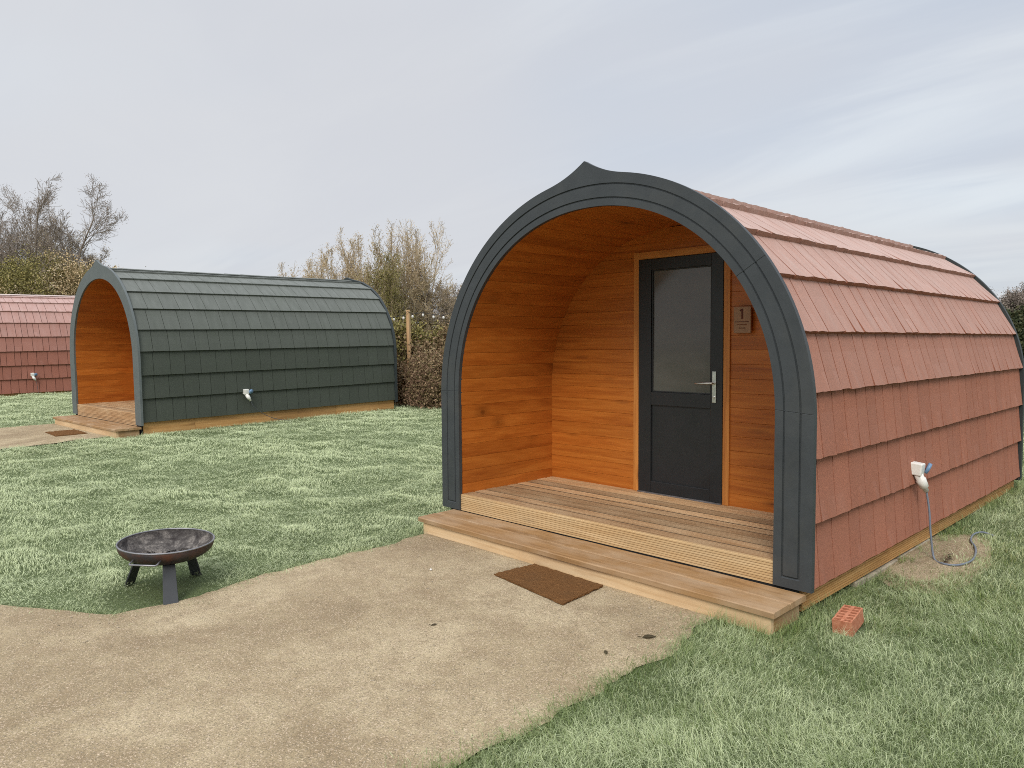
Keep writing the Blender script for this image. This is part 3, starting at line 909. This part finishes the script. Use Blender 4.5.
def build_brick():
    # perforated clay brick: walls between the holes are real
    L, W, H = .215, .1025, .082
    t = MB()
    nx, ny = 6, 2
    hx, hy = .023, .034
    xs = [-L / 2]; 
    for i in range(nx):
        c = -L / 2 + L * (i + .5) / nx; xs += [c - hx / 2, c + hx / 2]
    xs.append(L / 2)
    ys = [-W / 2]
    for j in range(ny):
        c = -W / 2 + W * (j + .5) / ny; ys += [c - hy / 2, c + hy / 2]
    ys.append(W / 2)
    V = {}; vl = []
    def vid(p):
        k = tuple(round(a, 5) for a in p)
        if k not in V: V[k] = len(vl); vl.append(p)
        return V[k]
    F = []
    for i in range(len(xs) - 1):
        for j in range(len(ys) - 1):
            hole = i % 2 == 1 and j % 2 == 1
            z = H - .04 if hole else H
            F.append([vid((xs[i], ys[j], z)), vid((xs[i + 1], ys[j], z)), vid((xs[i + 1], ys[j + 1], z)), vid((xs[i], ys[j + 1], z))])
            if hole:
                c = [(xs[i], ys[j]), (xs[i + 1], ys[j]), (xs[i + 1], ys[j + 1]), (xs[i], ys[j + 1])]
                for a in range(4):
                    p, q = c[a], c[(a + 1) % 4]
                    F.append([vid((*p, H)), vid((*q, H)), vid((*q, H - .04)), vid((*p, H - .04))])
    # sides
    for (seq, fix, ax) in ((xs, -W / 2, 0), (xs, W / 2, 0), (ys, -L / 2, 1), (ys, L / 2, 1)):
        for a, b in zip(seq[:-1], seq[1:]):
            P = (lambda s, z: (s, fix, z)) if ax == 0 else (lambda s, z: (fix, s, z))
            F.append([vid(P(a, 0)), vid(P(b, 0)), vid(P(b, H)), vid(P(a, H))])
    t.add([np.array(p) + rng.normal(0, .0006, 3) for p in vl], F)
    o = t.build("brick", M_BRICK)
    o.location = (1.852, .03, .0); o.rotation_euler = (math.radians(-3), math.radians(-5), math.radians(95))
    tag(o, "loose red clay brick with holes lying on the grass beside the pod", "brick")

def build_sign():
    t = thing("number_sign", "small brown wooden plaque numbered 1 on the porch wall beside the door", "sign", (.588, DD - .001, 1.730))
    mb = MB(); mb.box((-.071, -.020, -.101), (.071, -.0005, .101), 2); mb.build("plaque", M_SIGN, t, .003)
    mb = MB(); y0, y1 = -.0215, -.0195
    mb.box((-.006, y0, .008), (.009, y1, .084)); mb.add([(-.006, y0, .084), (-.006, y0, .066), (-.020, y0, .068), (-.020, y0, .074)], [(0, 1, 2, 3)])
    mb.build("numeral", M_INK, t)
    mb = MB(); mb.box((-.058, y0, -.017), (.058, y1, -.012)); mb.build("rule_line", M_INK, t)
    mb = MB()
    for x0, x1, z in ((-.042, -.022, -.035), (-.018, .006, -.035), (.010, .042, -.035), (-.028, -.002, -.062), (.003, .028, -.062)):
        mb.box((x0, y0 + .0003, z - .004), (x1, y1, z + .003))
    mb.build("small_print", stonem("faded_ink", (.20, .085, .045)), t)

def build_bits():
    # pale stone blocks packed under the base board
    for i, (y0, y1, lab) in enumerate(((.86, 1.03, "small pale stone block under the red pod nearest its front"),
                                       (1.06, 1.62, "long pale stone block under the red pod beside the bare sandy patch"),
                                       (1.68, 2.35, "pale stone block under the red pod behind the hanging power lead"),
                                       (3.1, 3.9, "pale stone slab half hidden in grass under the far end of the red pod"))):
        mb = MB(); n = 8
        V = []; 
        mb.box((1.45, y0, -.18), (1.580 + rng.uniform(-.008, .012), y1, -.0154 * y1 + .0), 1, jit=.004)
        o = mb.build("stone_block", M_STONE, None, .008)
        tag(o, lab, "stone block", "stone blocks under the red pod")
    def leaf(x, y, s, rz, lab):
        mb = MB(); V = []
        prof = [(0, .0), (.18, .16), (.42, .24), (.7, .17), (1., .0)]
        top = []; 
        for a, w in prof:
            top.append((a - .5, w, .12 * a * (1 - a) * 2 + .10 * w)); 
        for a, w in prof[1:-1][::-1]: top.append((a - .5, -w, .12 * a * (1 - a) * 2 + .05 * w))
        V = np.array(top) * s
        mb.add(np.concatenate([V + (0, 0, .003), V]), [tuple(range(8)), tuple(range(8, 16))[::-1]] + [(i, 8 + i, 8 + (i + 1) % 8, (i + 1) % 8) for i in range(8)])
        mb.tube([(-.5 * s, 0, .003), (-.85 * s, .12 * s, .006)], .002, 5)
        o = mb.build("fallen_leaf", M_LEAF); o.location = (x, y, .014); o.rotation_euler = (0, 0, rz)
        tag(o, lab, "leaf", "dead leaves on the gravel")
    leaf(1.15, -.86, .075, .9, "curled dark leaf on the gravel near the right end of the step")
    leaf(1.10, -1.17, .04, 2.4, "small dry leaf on the gravel near the right lawn edge")
    leaf(.17, -1.55, .035, 1.3, "dark leaf scrap on the open gravel between fire pit and doormat")
    mb = MB(); a = rng.normal(0, .12, (8, 3))
    mb.box((-.5, -.4, -.3), (.5, .4, .3), jit=.08)
    mb.v[0] *= .02; o = mb.build("pebble", M_PALE, None, .006); o.location = (-.62, -.95, .020)
    tag(o, "small white pebble on the gravel near the left end of the step", "pebble")

# ------------------------------------------------------------------ vegetation
def px_world(u, v, D):
    return CAM + (FWD + RGT * (u - 512) / FPX - UPV * (v - 384) / FPX) * D

class Segs:
    def __init__(s): s.a = []; s.b = []; s.r0 = []; s.r1 = []
    def add(s, a, b, r0, r1): s.a.append(a); s.b.append(b); s.r0.append(r0); s.r1.append(r1)
    def mesh(s, sides):
        a = np.array(s.a); b = np.array(s.b); r0 = np.array(s.r0); r1 = np.array(s.r1); n = len(a)
        d = b - a; d /= np.linalg.norm(d, axis=1)[:, None] + 1e-9
        ref = np.where(np.abs(d[:, 2:3]) < .9, np.array([[0, 0, 1.]]), np.array([[1., 0, 0]]))
        u = np.cross(d, ref); u /= np.linalg.norm(u, axis=1)[:, None] + 1e-9; w = np.cross(u, d)
        an = np.linspace(0, 2 * np.pi, sides, endpoint=False)
        ring = np.cos(an)[None, :, None] * u[:, None] + np.sin(an)[None, :, None] * w[:, None]
        V = np.concatenate([a[:, None] + ring * r0[:, None, None], b[:, None] + ring * r1[:, None, None]], 1)
        k = np.arange(sides); k2 = (k + 1) % sides
        Q = np.stack([k, k2, k2 + sides, k + sides], 1)
        F = (np.arange(n)[:, None, None] * 2 * sides + Q[None]).reshape(-1, 4)
        return V.reshape(-1, 3), F

def grow(r, p, d, length, rad, level, maxlev, thick, thin, tips, cfg):
    nseg = cfg['nseg'][level]
    step = length / nseg; pts = [p]; 
    for i in range(nseg):
        d = d + r.normal(0, cfg['wander'][level], 3) + np.array([0, 0, cfg['up'][level]])
        d = d / np.linalg.norm(d)
        q = p + d * step
        ra = rad * (1 - .75 * i / nseg); rb = rad * (1 - .75 * (i + 1) / nseg)
        (thick if level <= cfg['trunk'] else thin).add(p, q, max(ra, cfg['rmin']), max(rb, cfg['rmin']))
        if level >= maxlev - 1: tips.append(q)
        t = (i + 1) / nseg
        if level < maxlev and t > cfg['clear'][level]:
            nb = cfg['nb'][level]; nb = int(nb) + (r.random() < nb - int(nb))
            for _ in range(nb):
                ax = r.normal(0, 1, 3); ax -= d * (ax @ d); ax /= np.linalg.norm(ax) + 1e-9
                an = math.radians(r.uniform(*cfg['ang'][level]))
                nd = d * math.cos(an) + ax * math.sin(an)
                grow(r, p + (q - p) * r.random(), nd, length * r.uniform(*cfg['len'][level]) * (1.15 - .6 * t), rb * .55, level + 1, maxlev, thick, thin, tips, cfg)
        p = q

def leaf_cloud(r, pts, per, spread, size, elong=1.6):
    P = np.repeat(np.asarray(pts), per, axis=0); n = len(P)
    P = P + r.normal(0, spread, (n, 3))
    a = r.normal(0, 1, (n, 3)); a[:, 2] += .5; a /= np.linalg.norm(a, axis=1)[:, None]
    b = np.cross(a, r.normal(0, 1, (n, 3))); b /= np.linalg.norm(b, axis=1)[:, None] + 1e-9
    s = size * r.uniform(.5, 1.4, n)[:, None]
    V = np.stack([P - a * s * elong, P - b * s, P + a * s * elong, P + b * s], 1)
    rn = np.repeat(np.clip(r.normal(.5, .28, n), 0, 1), 4)
    return V.reshape(-1, 3), np.arange(n * 4).reshape(-1, 4), rn

def plant(name, label, cat, base, seed, cfg, stems, height, rad, barkm, leafmat, per, lsp, lsz, group, spread=.0, tilt=.15, maxlev=3, crown_name="crown", elong=1.6, lean=(0, 0), ymin=None):
    r = np.random.default_rng(seed)
    thin, tips, trunks = Segs(), [], []
    for k in range(stems):
        thick = Segs() if stems <= 6 else thin
        an = r.random() * 6.28; rr = spread * math.sqrt(r.random())
        d = np.array([r.normal(0, tilt), r.normal(0, tilt), 1.]) + np.array([lean[0], lean[1], 0]); d /= np.linalg.norm(d)
        grow(r, np.array([rr * math.cos(an), rr * math.sin(an), -.1]), d, height * r.uniform(.7 if stems > 1 else .97, 1.02), rad * r.uniform(.7, 1.1), 0, maxlev, thick, thin, tips, cfg)
        if thick is not thin: trunks.append(thick)
    if ymin is not None:                       # cut back where the pod's wall stands
        k = [i for i in range(len(thin.a)) if min(thin.a[i][1], thin.b[i][1]) + base[1] > ymin]
        thin.a, thin.b, thin.r0, thin.r1 = ([q[i] for i in k] for q in (thin.a, thin.b, thin.r0, thin.r1))
        tips = [q for q in tips if q[1] + base[1] > ymin + .08]
    t = thing(name, label, cat, base, (0, 0, 0), group)
    for q in trunks:
        V, F = q.mesh(5)
        fast_mesh("trunk", V, quads=F, mat=barkm, parent=t, smooth=True)
    V, F = thin.mesh(3)
    tw = fast_mesh("twigs", V, quads=F, mat=barkm, parent=t)
    if per:
        if per < 1:
            tips = [q for q in tips if r.random() < per]; per = 1
        V2, F2, rn = leaf_cloud(r, tips, per, lsp, lsz, elong)
        fast_mesh(crown_name, V2, quads=F2, mat=leafmat, parent=t, attrs=dict(rnd=rn))
    return t, len(thin.a), len(tips)

CFG_BARE = dict(nseg=(10, 7, 5, 4), wander=(.05, .09, .14, .2), up=(.03, .06, .05, .03), trunk=0, clear=(.30, .15, .1, .1), nb=(2.2, 1.8, 1.5, 0),
                ang=((24, 52), (25, 52), (25, 55)), len=((.30, .48), (.38, .58), (.45, .7)), rmin=.0055)
CFG_CATKIN = dict(nseg=(9, 6, 5, 4), wander=(.04, .07, .12, .2), up=(.04, .09, .08, .05), trunk=0, clear=(.2, .15, .1, .1), nb=(1.6, 1.2, .8, 0),
                  ang=((16, 36), (16, 38), (20, 48)), len=((.30, .50), (.42, .62), (.45, .7)), rmin=.0052)
CFG_SHRUB = dict(nseg=(6, 5, 4), wander=(.10, .16, .2), up=(.05, .06, .03), trunk=0, clear=(.12, .1, .1), nb=(2.2, 1.8, 0),
                 ang=((18, 45), (22, 55)), len=((.35, .55), (.4, .65)), rmin=.0045)
CFG_BRAMBLE = dict(nseg=(9, 6, 4), wander=(.22, .28, .3), up=(-.10, -.08, -.05), trunk=0, clear=(.15, .1, .1), nb=(1.4, 1.3, 0),
                   ang=((25, 75), (30, 80)), len=((.3, .55), (.35, .6)), rmin=.0035)

def make_vegetation():
    def at(u, D, z=None):
        p = px_world(u, 384, D); return (p[0], p[1], float(ground_h(p[0], p[1])))
    g = "bare winter trees beyond the pods"
    def tree(u, D, top_v, hk=.87):
        b = at(u, D); top = px_world(u, top_v, D)[2]
        return b, (top - b[2]) * hk
    # left group behind the far red pod
    def lr(k): return (RGT[0] * k, RGT[1] * k)
    b, h = tree(36, 30, 177)
    plant("bare_tree", "tallest straight-trunked bare tree behind the far red pod", "tree", b, 3, CFG_BARE, 1, h, .10, B_GREY, L_GREY, .6, .08, .012, g, tilt=.0, lean=lr(.02))
    b, h = tree(55, 30, 182)
    plant("bare_tree", "forked bare tree leaning right behind the far red pod", "tree", b, 14, CFG_BARE, 1, h, .10, B_GREY, L_GREY, .6, .08, .012, g, tilt=.0, lean=lr(-.012))
    b, h = tree(6, 31, 196, 1.0)
    plant("bare_tree", "bare greyish tree at the very left edge of the picture", "tree", b, 25, CFG_BARE, 2, h, .07, B_GREY, L_GREY, .6, .08, .012, g, tilt=.05)
    b, h = tree(20, 33, 200, 1.0)
    plant("bare_tree", "lower hazy bare tree between the left edge and the tallest trunk", "tree", b, 31, CFG_BARE, 2, h, .06, B_GREY, L_GREY, .6, .1, .012, g, tilt=.06)
    b, h = tree(-14, 31, 205)
    plant("bare_tree", "bare tree outside the left edge reaching its twigs into the picture", "tree", b, 37, CFG_BARE, 2, h, .06, B_GREY, L_GREY, .6, .1, .012, g, tilt=.08)
    b, h = tree(45, 34, 214)
    plant("bare_tree", "faint low bare tree between the two tallest bare trees", "tree", b, 39, CFG_BARE, 3, h, .05, B_GREY, L_BLOSSOM, .6, .1, .014, g, spread=.5, tilt=.10)
    b, h = tree(66, 33, 212)
    plant("bare_tree", "faint low bare tree under the right-leaning one", "tree", b, 41, CFG_BARE, 3, h, .05, B_GREY, L_BLOSSOM, .6, .1, .014, g, spread=.5, tilt=.10)
    b, h = tree(82, 32, 226)
    plant("bare_tree", "low fine-twigged bare tree right of the leaning tree", "tree", b, 33, CFG_BARE, 3, h, .05, B_GREY, L_BLOSSOM, .6, .1, .014, g, spread=.5, tilt=.10)
    g2 = "olive shrubs behind the far red pod"
    for i, (u, D, tv, lab, lm, per) in enumerate((
            (5, 27, 247, "olive green shrub at the left edge above the far red pod's roof", L_OLIVE, 7),
            (28, 27, 240, "dense olive shrub under the tallest bare tree", L_OLIVE, 7),
            (52, 26.5, 240, "yellowish olive shrub under the leaning bare tree", L_OLIVE, 7),
            (74, 27, 243, "ochre budding shrub to the left of the green pod's pointed arch", L_OCHRE, 5),
            (97, 28, 250, "pale blossoming shrub just above the green pod's pointed arch", L_BLOSSOM, 3),
            (120, 29, 268, "low pale shrub peeping over the green pod's ridge", L_BLOSSOM, 3))):
        b, h = tree(u, D, tv)
        plant("shrub", lab, "shrub", b, 40 + i, CFG_SHRUB, 20, h * .90, .03, B_OLIVE, lm, per, .12, .018, g2, spread=.75, tilt=.26, maxlev=2, crown_name="foliage")
    # centre group beyond the green pod
    g3 = "catkin trees beyond the green pod"
    for i, (u, D, tv, st, sp, tl, lab, lm, per) in enumerate((
            (345, 27, 236, 5, .4, .06, "narrow catkin tree rising above the right end of the green pod's ridge", L_OCHRE, .8),
            (361, 26, 242, 6, .6, .09, "bushy ochre catkin tree just left of the gap between the pods", L_OCHRE, 1),
            (322, 28, 256, 6, .9, .13, "low spreading catkin tree showing over the middle of the green pod's ridge", L_OCHRE, .8),
            (403, 26, 228, 6, .45, .07, "tallest catkin tree with olive lower crown behind the timber post", L_OCHRE, .6),
            (393, 25, 268, 6, .6, .09, "olive budding tree beside the green pod's rear arch", L_OLIVE, 2),
            (417, 27, 244, 6, .75, .11, "brown-twigged catkin tree right of the tallest one", L_OCHRE, .6))):
        b, h = tree(u, D, tv, .85 if u < 380 else 1.0)
        plant("catkin_tree", lab, "tree", b, 60 + i, CFG_CATKIN, st, h, .04, B_TAN, lm, per, .06, .011, g3, spread=sp, tilt=tl, elong=2.0)
    for i, (u, D, tv, lab) in enumerate(((438, 27, 268, "thin bare tree close to the red pod's left side in the gap"), (452, 29, 285, "faint bare tree half hidden by the red pod's dark arch"))):
        b, h = tree(u, D, tv, .85 if u < 380 else 1.0)
        plant("bare_tree", lab, "tree", b, 80 + i, CFG_BARE, 3, h, .045, B_TAN, L_GREY, .6, .07, .012, g, spread=.4, tilt=.10)
    # hedge and undergrowth in the gap
    g4 = "brambles and bushes along the back of the site"
    for i, (u, D, tv, lab, lm, st, hh, per) in enumerate((
            (424, 17.2, 350, "tangled brown bramble beside the green pod's rear corner", L_BRAMBLE, 70, .95, 2),
            (440, 16.2, 340, "tall reddish bramble against the left side of the red pod", L_BRAMBLE, 60, 1.15, 2))):
        b, h = tree(u, D, tv)
        plant("bramble_bush", lab, "bramble", b, 90 + i, CFG_BRAMBLE, st, h * 1.2, .009, B_RED, lm, per, .06, .015, g4, spread=.5, tilt=.22, maxlev=2, crown_name="foliage", ymin=5.45)
    for i, (u, D, tv, lab, lm, per) in enumerate((
            (394, 19.5, 312, "olive thicket behind the timber post", L_OLIVE, 6),
            (416, 20, 318, "brownish thicket right of the timber post", L_BRAMBLE, 7),
            (438, 19.5, 320, "rust coloured thicket above the tall reddish bramble", L_BRAMBLE, 7),
            (458, 20, 318, "dim thicket half hidden behind the red pod's arch", L_OLIVE, 6))):
        b, h = tree(u, D, tv)
        plant("shrub", lab, "shrub", b, 100 + i, CFG_SHRUB, 22, h * .92, .02, B_BROWN, lm, per, .10, .018, g4, spread=.8, tilt=.3, maxlev=2, crown_name="foliage")
    # right edge behind the red pod
    for i, (u, D, tv, lab, lm, per, sp) in enumerate((
            (1008, 20, 318, "dark green hedge bush touching the red pod's rear arch", L_DARK, 12, .7),
            (1034, 19.5, 306, "dark hedge bush at the right edge of the picture", L_DARK, 12, .8),
            (1060, 19, 302, "hedge bush beyond the right edge behind the red pod", L_DARK, 10, .8))):
        b, h = tree(u, D, tv)
        plant("hedge_bush", lab, "hedge", b, 110 + i, CFG_SHRUB, 24, h * .96, .02, B_OLIVE, lm, per, .10, .03, g4, spread=sp, tilt=.3, maxlev=2, crown_name="foliage")
    for i, (u, D, tv, lab) in enumerate(((1007, 24, 285, "small bare tree over the hedge next to the red pod's rear arch"), (1026, 24, 276, "bare tree over the hedge at the right edge"))):
        b, h = tree(u, D, tv)
        plant("bare_tree", lab, "tree", b, 120 + i, CFG_BARE, 3, h, .045, B_GREY, L_GREY, 2, .07, .014, g, spread=.3, tilt=.12)
    # hedge carrying on behind the big pod
    for i, (u, D) in enumerate(((492, 18.5), (530, 19.), (572, 19.5), (620, 20.))):
        b, h = tree(u, D, 315)
        plant("hedge_bush", "hedge bush standing behind the large red pod", "hedge", b, 130 + i, CFG_SHRUB, 16, h * .95, .02, B_OLIVE, (L_BRAMBLE, L_DARK)[i % 2], 7, .10, .026, g4, spread=.9, tilt=.3, maxlev=2, crown_name="foliage")
    # timber post with a string of bulbs
    D = 17.; bt = px_world(408, 310, D); z0 = float(ground_h(bt[0], bt[1]))
    mb = MB(); mb.extrude([(-.036, -.036), (.036, -.036), (.036, .036), (-.036, .036)], 'z', -.1, bt[2] - z0)
    o = mb.build("timber_post", W_POST, None, .006); o.location = (bt[0], bt[1], z0); o.rotation_euler = (0, 0, .4)
    tag(o, "plain pale timber post standing behind the brambles between the pods", "post")
    t = thing("festoon_lights", "string of small white bulbs hung from the timber post over the brambles", "string lights", tuple(bt))
    spots = [(370, 321), (382, 320.5), (394, 319.5), (403.5, 318), (412.5, 316.5), (423, 315), (433.5, 317), (443.5, 317.5), (454, 314), (465, 316), (478, 318), (495, 316)]
    Dd = np.linspace(16.8, 17.6, len(spots))
    ps = [px_world(u, v, q) - bt for (u, v), q in zip(spots, Dd)]
    cord = [p + np.array([0, 0, .055]) for p in ps]
    cord.insert(4, np.array([0, 0, -.03]) + np.array([0.07, -.07, 0]))
    mb = MB(); mb.tube(cord, .006, 5); mb.build("cord", M_WIRE, t)
    for p in ps:
        mb = MB()
        mb.lathe([(.0005, -.042), (.018, -.034), (.027, -.012), (.027, .008), (.018, .028), (.014, .034)], 12, tuple(p)); b_ = mb.build("bulb", M_BULB, t)
        mb = MB(); mb.tube([p + np.array([0, 0, .032]), p + np.array([0, 0, .062])], .016, 8); mb.build("socket", M_WIRE, b_)
    # overhead wire at the right, carried on two slim poles
    a = px_world(985, 297, 24.); b = px_world(1100, 296.5, 24.)
    t = thing("overhead_wire", "thin overhead wire crossing the sky above the right edge hedge", "wire", (a[0], a[1], 0))
    mb = MB(); n = 15
    pts = [a * (1 - k / n) + b * k / n - np.array([a[0], a[1], 0]) - np.array([0, 0, .10 * (4 * (k / n) * (1 - k / n))]) for k in range(n + 1)]
    mb.tube(pts, .008, 5); mb.build("cord", M_WIRE, t)
    for p in (pts[0], pts[-1]):
        mb = MB(); mb.tube([(p[0], p[1], -.2), (p[0], p[1], p[2] + .05)], .04, 8); mb.build("pole", W_POST, t)

# ------------------------------------------------------------------ assemble
make_ground(); make_grass(); make_pebbles()
pod1 = build_pod("camping_pod", "large red tiled arched pod in front with an open porch and dark door", P1, True)
pod2 = build_pod("camping_pod", "dark green tiled arched pod standing in the middle distance", P2, False, iz=.53)
pod3 = copy_tree(pod1)
pod3.location = (P3['x'], P3['y'], P3['z']); pod3.rotation_euler = (math.atan(P3['s']), 0, P3['r'])
for o in list(pod3.children_recursive):           # this pod is a taller one: its vault rises higher above the same side walls
    o.data = o.data.copy()
    co = np.empty(len(o.data.vertices) * 3, np.float32); o.data.vertices.foreach_get("co", co); co = co.reshape(-1, 3)
    co[:, 2] = np.where(co[:, 2] > 1.25, 1.25 + (co[:, 2] - 1.25) * 1.13, co[:, 2])
    o.data.vertices.foreach_set("co", co.ravel()); o.data.update()
for o in pod3.children_recursive:
    if o.name.split(".")[0] == "tiled_roof": o.data.materials[0] = T_RED_DARK
pod3["label"] = "far red tiled pod cut off by the left edge behind the green pod"
build_step("wide brown timber step before the large red pod's porch", P1)
build_step("small looking timber step before the dark green pod's porch", dict(P2, z=.108))
build_mat("brown coir doormat on the gravel before the red pod's step", [(-.22, -.721), (.497, -.823), (.468, -.40), (-.17, -.375)], .014)
z2 = float(ground_h(-10.5, -.8)) + .013
build_mat("brown coir doormat on the gravel before the green pod's step", [(-10.95, -1.0), (-10.2, -1.02), (-10.2, -.56), (-10.95, -.56)], z2)
def gz(P, x, y, up=.012):          # height above the lawn in pod coordinates
    c, q = math.cos(P['r']), math.sin(P['r'])
    return GH(P['x'] + c * x - q * y, P['y'] + q * x + c * y) - P['z'] - P['s'] * y + up
build_cable("power_lead", "grey power lead with white plug looping down onto sand beside the red pod", P1,
            [(1.715, 1.85, .34), (1.735, 1.83, .17)] + [(x, y, gz(P1, x, y, u)) for x, y, u in
             ((1.77, 1.80, .035), (1.85, 1.71, .034), (1.93, 1.73, .034), (1.975, 1.86, .034), (1.97, 2.04, .034), (1.91, 2.3, .034), (1.83, 2.5, .034), (1.80, 2.72, .034), (1.84, 2.82, .034), (1.92, 2.84, .012))])
build_cable("power_lead", "short grey power lead with white plug on the green pod's side", P2,
            [(1.70, 1.90, .27), (1.70, 2.0, .18), (1.70, 2.15, .08), (1.72, 2.35, gz(P2, 1.72, 2.35, .06)), (1.76, 2.6, gz(P2, 1.76, 2.6, .01))], .53)
build_cable("power_lead", "grey power lead with white plug hanging down the far red pod's side", P3,
            [(1.70, 1.88, .36), (1.71, 1.89, .24), (1.72, 1.90, .14), (1.76, 1.9, .06)])
build_firepit(); build_brick(); build_sign(); build_bits()
make_vegetation()

# ------------------------------------------------------------------ camera, light, sky
cd = bpy.data.cameras.new("camera"); cam = bpy.data.objects.new("camera", cd); COL.objects.link(cam)
M = Matrix(((RGT[0], UPV[0], -FWD[0], CAM[0]), (RGT[1], UPV[1], -FWD[1], CAM[1]), (RGT[2], UPV[2], -FWD[2], CAM[2]), (0, 0, 0, 1)))
cam.matrix_world = M
cd.sensor_width = 36; cd.lens = FPX / 1024 * 36; cd.clip_end = 3000; cd.clip_start = .05
scene.camera = cam

SUN_EL = math.radians(42); sdir = Vector((.55, -.83, 0)).normalized()          # towards the sun
sv = Vector((sdir.x * math.cos(SUN_EL), sdir.y * math.cos(SUN_EL), math.sin(SUN_EL)))
ld = bpy.data.lights.new("sun", 'SUN'); ld.energy = 1.5; ld.angle = math.radians(24); ld.color = (1., .95, .88)
sun = bpy.data.objects.new("sun", ld); COL.objects.link(sun)
sun.rotation_euler = sv.to_track_quat('Z', 'Y').to_euler(); sun.location = (0, -10, 20)

w = bpy.data.worlds.new("World"); scene.world = w; w.use_nodes = True
nt = w.node_tree; nt.nodes.clear()
def N(t, **k):
    x = nt.nodes.new(t)
    for a, v in k.items(): setattr(x, a, v)
    return x
out = N('ShaderNodeOutputWorld'); bg = N('ShaderNodeBackground'); nt.links.new(bg.outputs[0], out.inputs[0])
sky = N('ShaderNodeTexSky', sky_type='NISHITA'); sky.sun_disc = False; sky.sun_elevation = SUN_EL
sky.sun_rotation = math.atan2(sdir.x, sdir.y); sky.air_density = 1.; sky.dust_density = 2.; sky.ozone_density = 1.
tc = N('ShaderNodeTexCoord'); sp = N('ShaderNodeSeparateXYZ'); nt.links.new(tc.outputs['Generated'], sp.inputs[0])
def Mth(op, a, b=None, clamp=False):
    x = N('ShaderNodeMath', operation=op, use_clamp=clamp)
    for i, q in enumerate((a, b)):
        if q is None: continue
        if isinstance(q, (int, float)): x.inputs[i].default_value = q
        else: nt.links.new(q, x.inputs[i])
    return x.outputs[0]
def Mr(f, a, b, c, d, smooth=False):
    x = N('ShaderNodeMapRange'); nt.links.new(f, x.inputs[0])
    if smooth: x.interpolation_type = 'SMOOTHSTEP'
    for i, q in enumerate((a, b, c, d)): x.inputs[i + 1].default_value = q
    return x.outputs[0]
# cloud deck: project the view direction on a high plane so streaks converge as in a real sky
zz = Mth('MAXIMUM', Mth('ADD', sp.outputs[2], .12), .05)
cx_ = Mth('DIVIDE', sp.outputs[0], zz); cy_ = Mth('DIVIDE', sp.outputs[1], zz)
cb = N('ShaderNodeCombineXYZ'); nt.links.new(cx_, cb.inputs[0]); nt.links.new(cy_, cb.inputs[1])
mp = N('ShaderNodeMapping'); nt.links.new(cb.outputs[0], mp.inputs[0]); mp.inputs['Rotation'].default_value = (0, 0, math.radians(20)); mp.inputs['Scale'].default_value = (.35, 1.3, 1)
n1 = N('ShaderNodeTexNoise'); nt.links.new(mp.outputs[0], n1.inputs['Vector']); n1.inputs['Scale'].default_value = .8; n1.inputs['Detail'].default_value = 6; n1.inputs['Distortion'].default_value = .8; n1.inputs['Roughness'].default_value = .55
n2 = N('ShaderNodeTexNoise'); nt.links.new(cb.outputs[0], n2.inputs['Vector']); n2.inputs['Scale'].default_value = .3; n2.inputs['Detail'].default_value = 3
def Mix(f, a, b):
    x = N('ShaderNodeMix', data_type='RGBA')
    for s, q in ((x.inputs[0], f), (x.inputs[6], a), (x.inputs[7], b)):
        if isinstance(q, (int, float)): s.default_value = q
        elif isinstance(q, tuple): s.default_value = (*q, 1)
        else: nt.links.new(q, s)
    return x.outputs[2]
K = 10.
cl = Mix(Mr(n1.outputs[0], .40, .66, 0, 1, True), tuple(K * c for c in (.405, .447, .51)), tuple(K * c for c in (.56, .595, .62)))
cl = Mix(Mr(n2.outputs[0], .3, .6, .1, .85, True), cl, tuple(K * c for c in (.465, .472, .495)))
# overcast skies brighten towards the zenith
br = Mr(sp.outputs[2], .36, .95, 1., 2.5, True)
vm = N('ShaderNodeVectorMath', operation='SCALE'); nt.links.new(cl, vm.inputs[0]); nt.links.new(br, vm.inputs['Scale'])
mask = Mr(n2.outputs[0], .25, .6, .8, .97)
fin = Mix(mask, sky.outputs[0], vm.outputs[0])
nt.links.new(fin, bg.inputs[0]); bg.inputs[1].default_value = .1

vs = scene.view_settings
vs.view_transform = 'Standard'; vs.look = 'None'; vs.exposure = .55; vs.gamma = 1.; vs.use_curve_mapping = False
scene.cycles.max_bounces = 6; scene.cycles.diffuse_bounces = 4; scene.cycles.glossy_bounces = 3
scene.cycles.use_denoising = False; scene.cycles.filter_width = 1.0
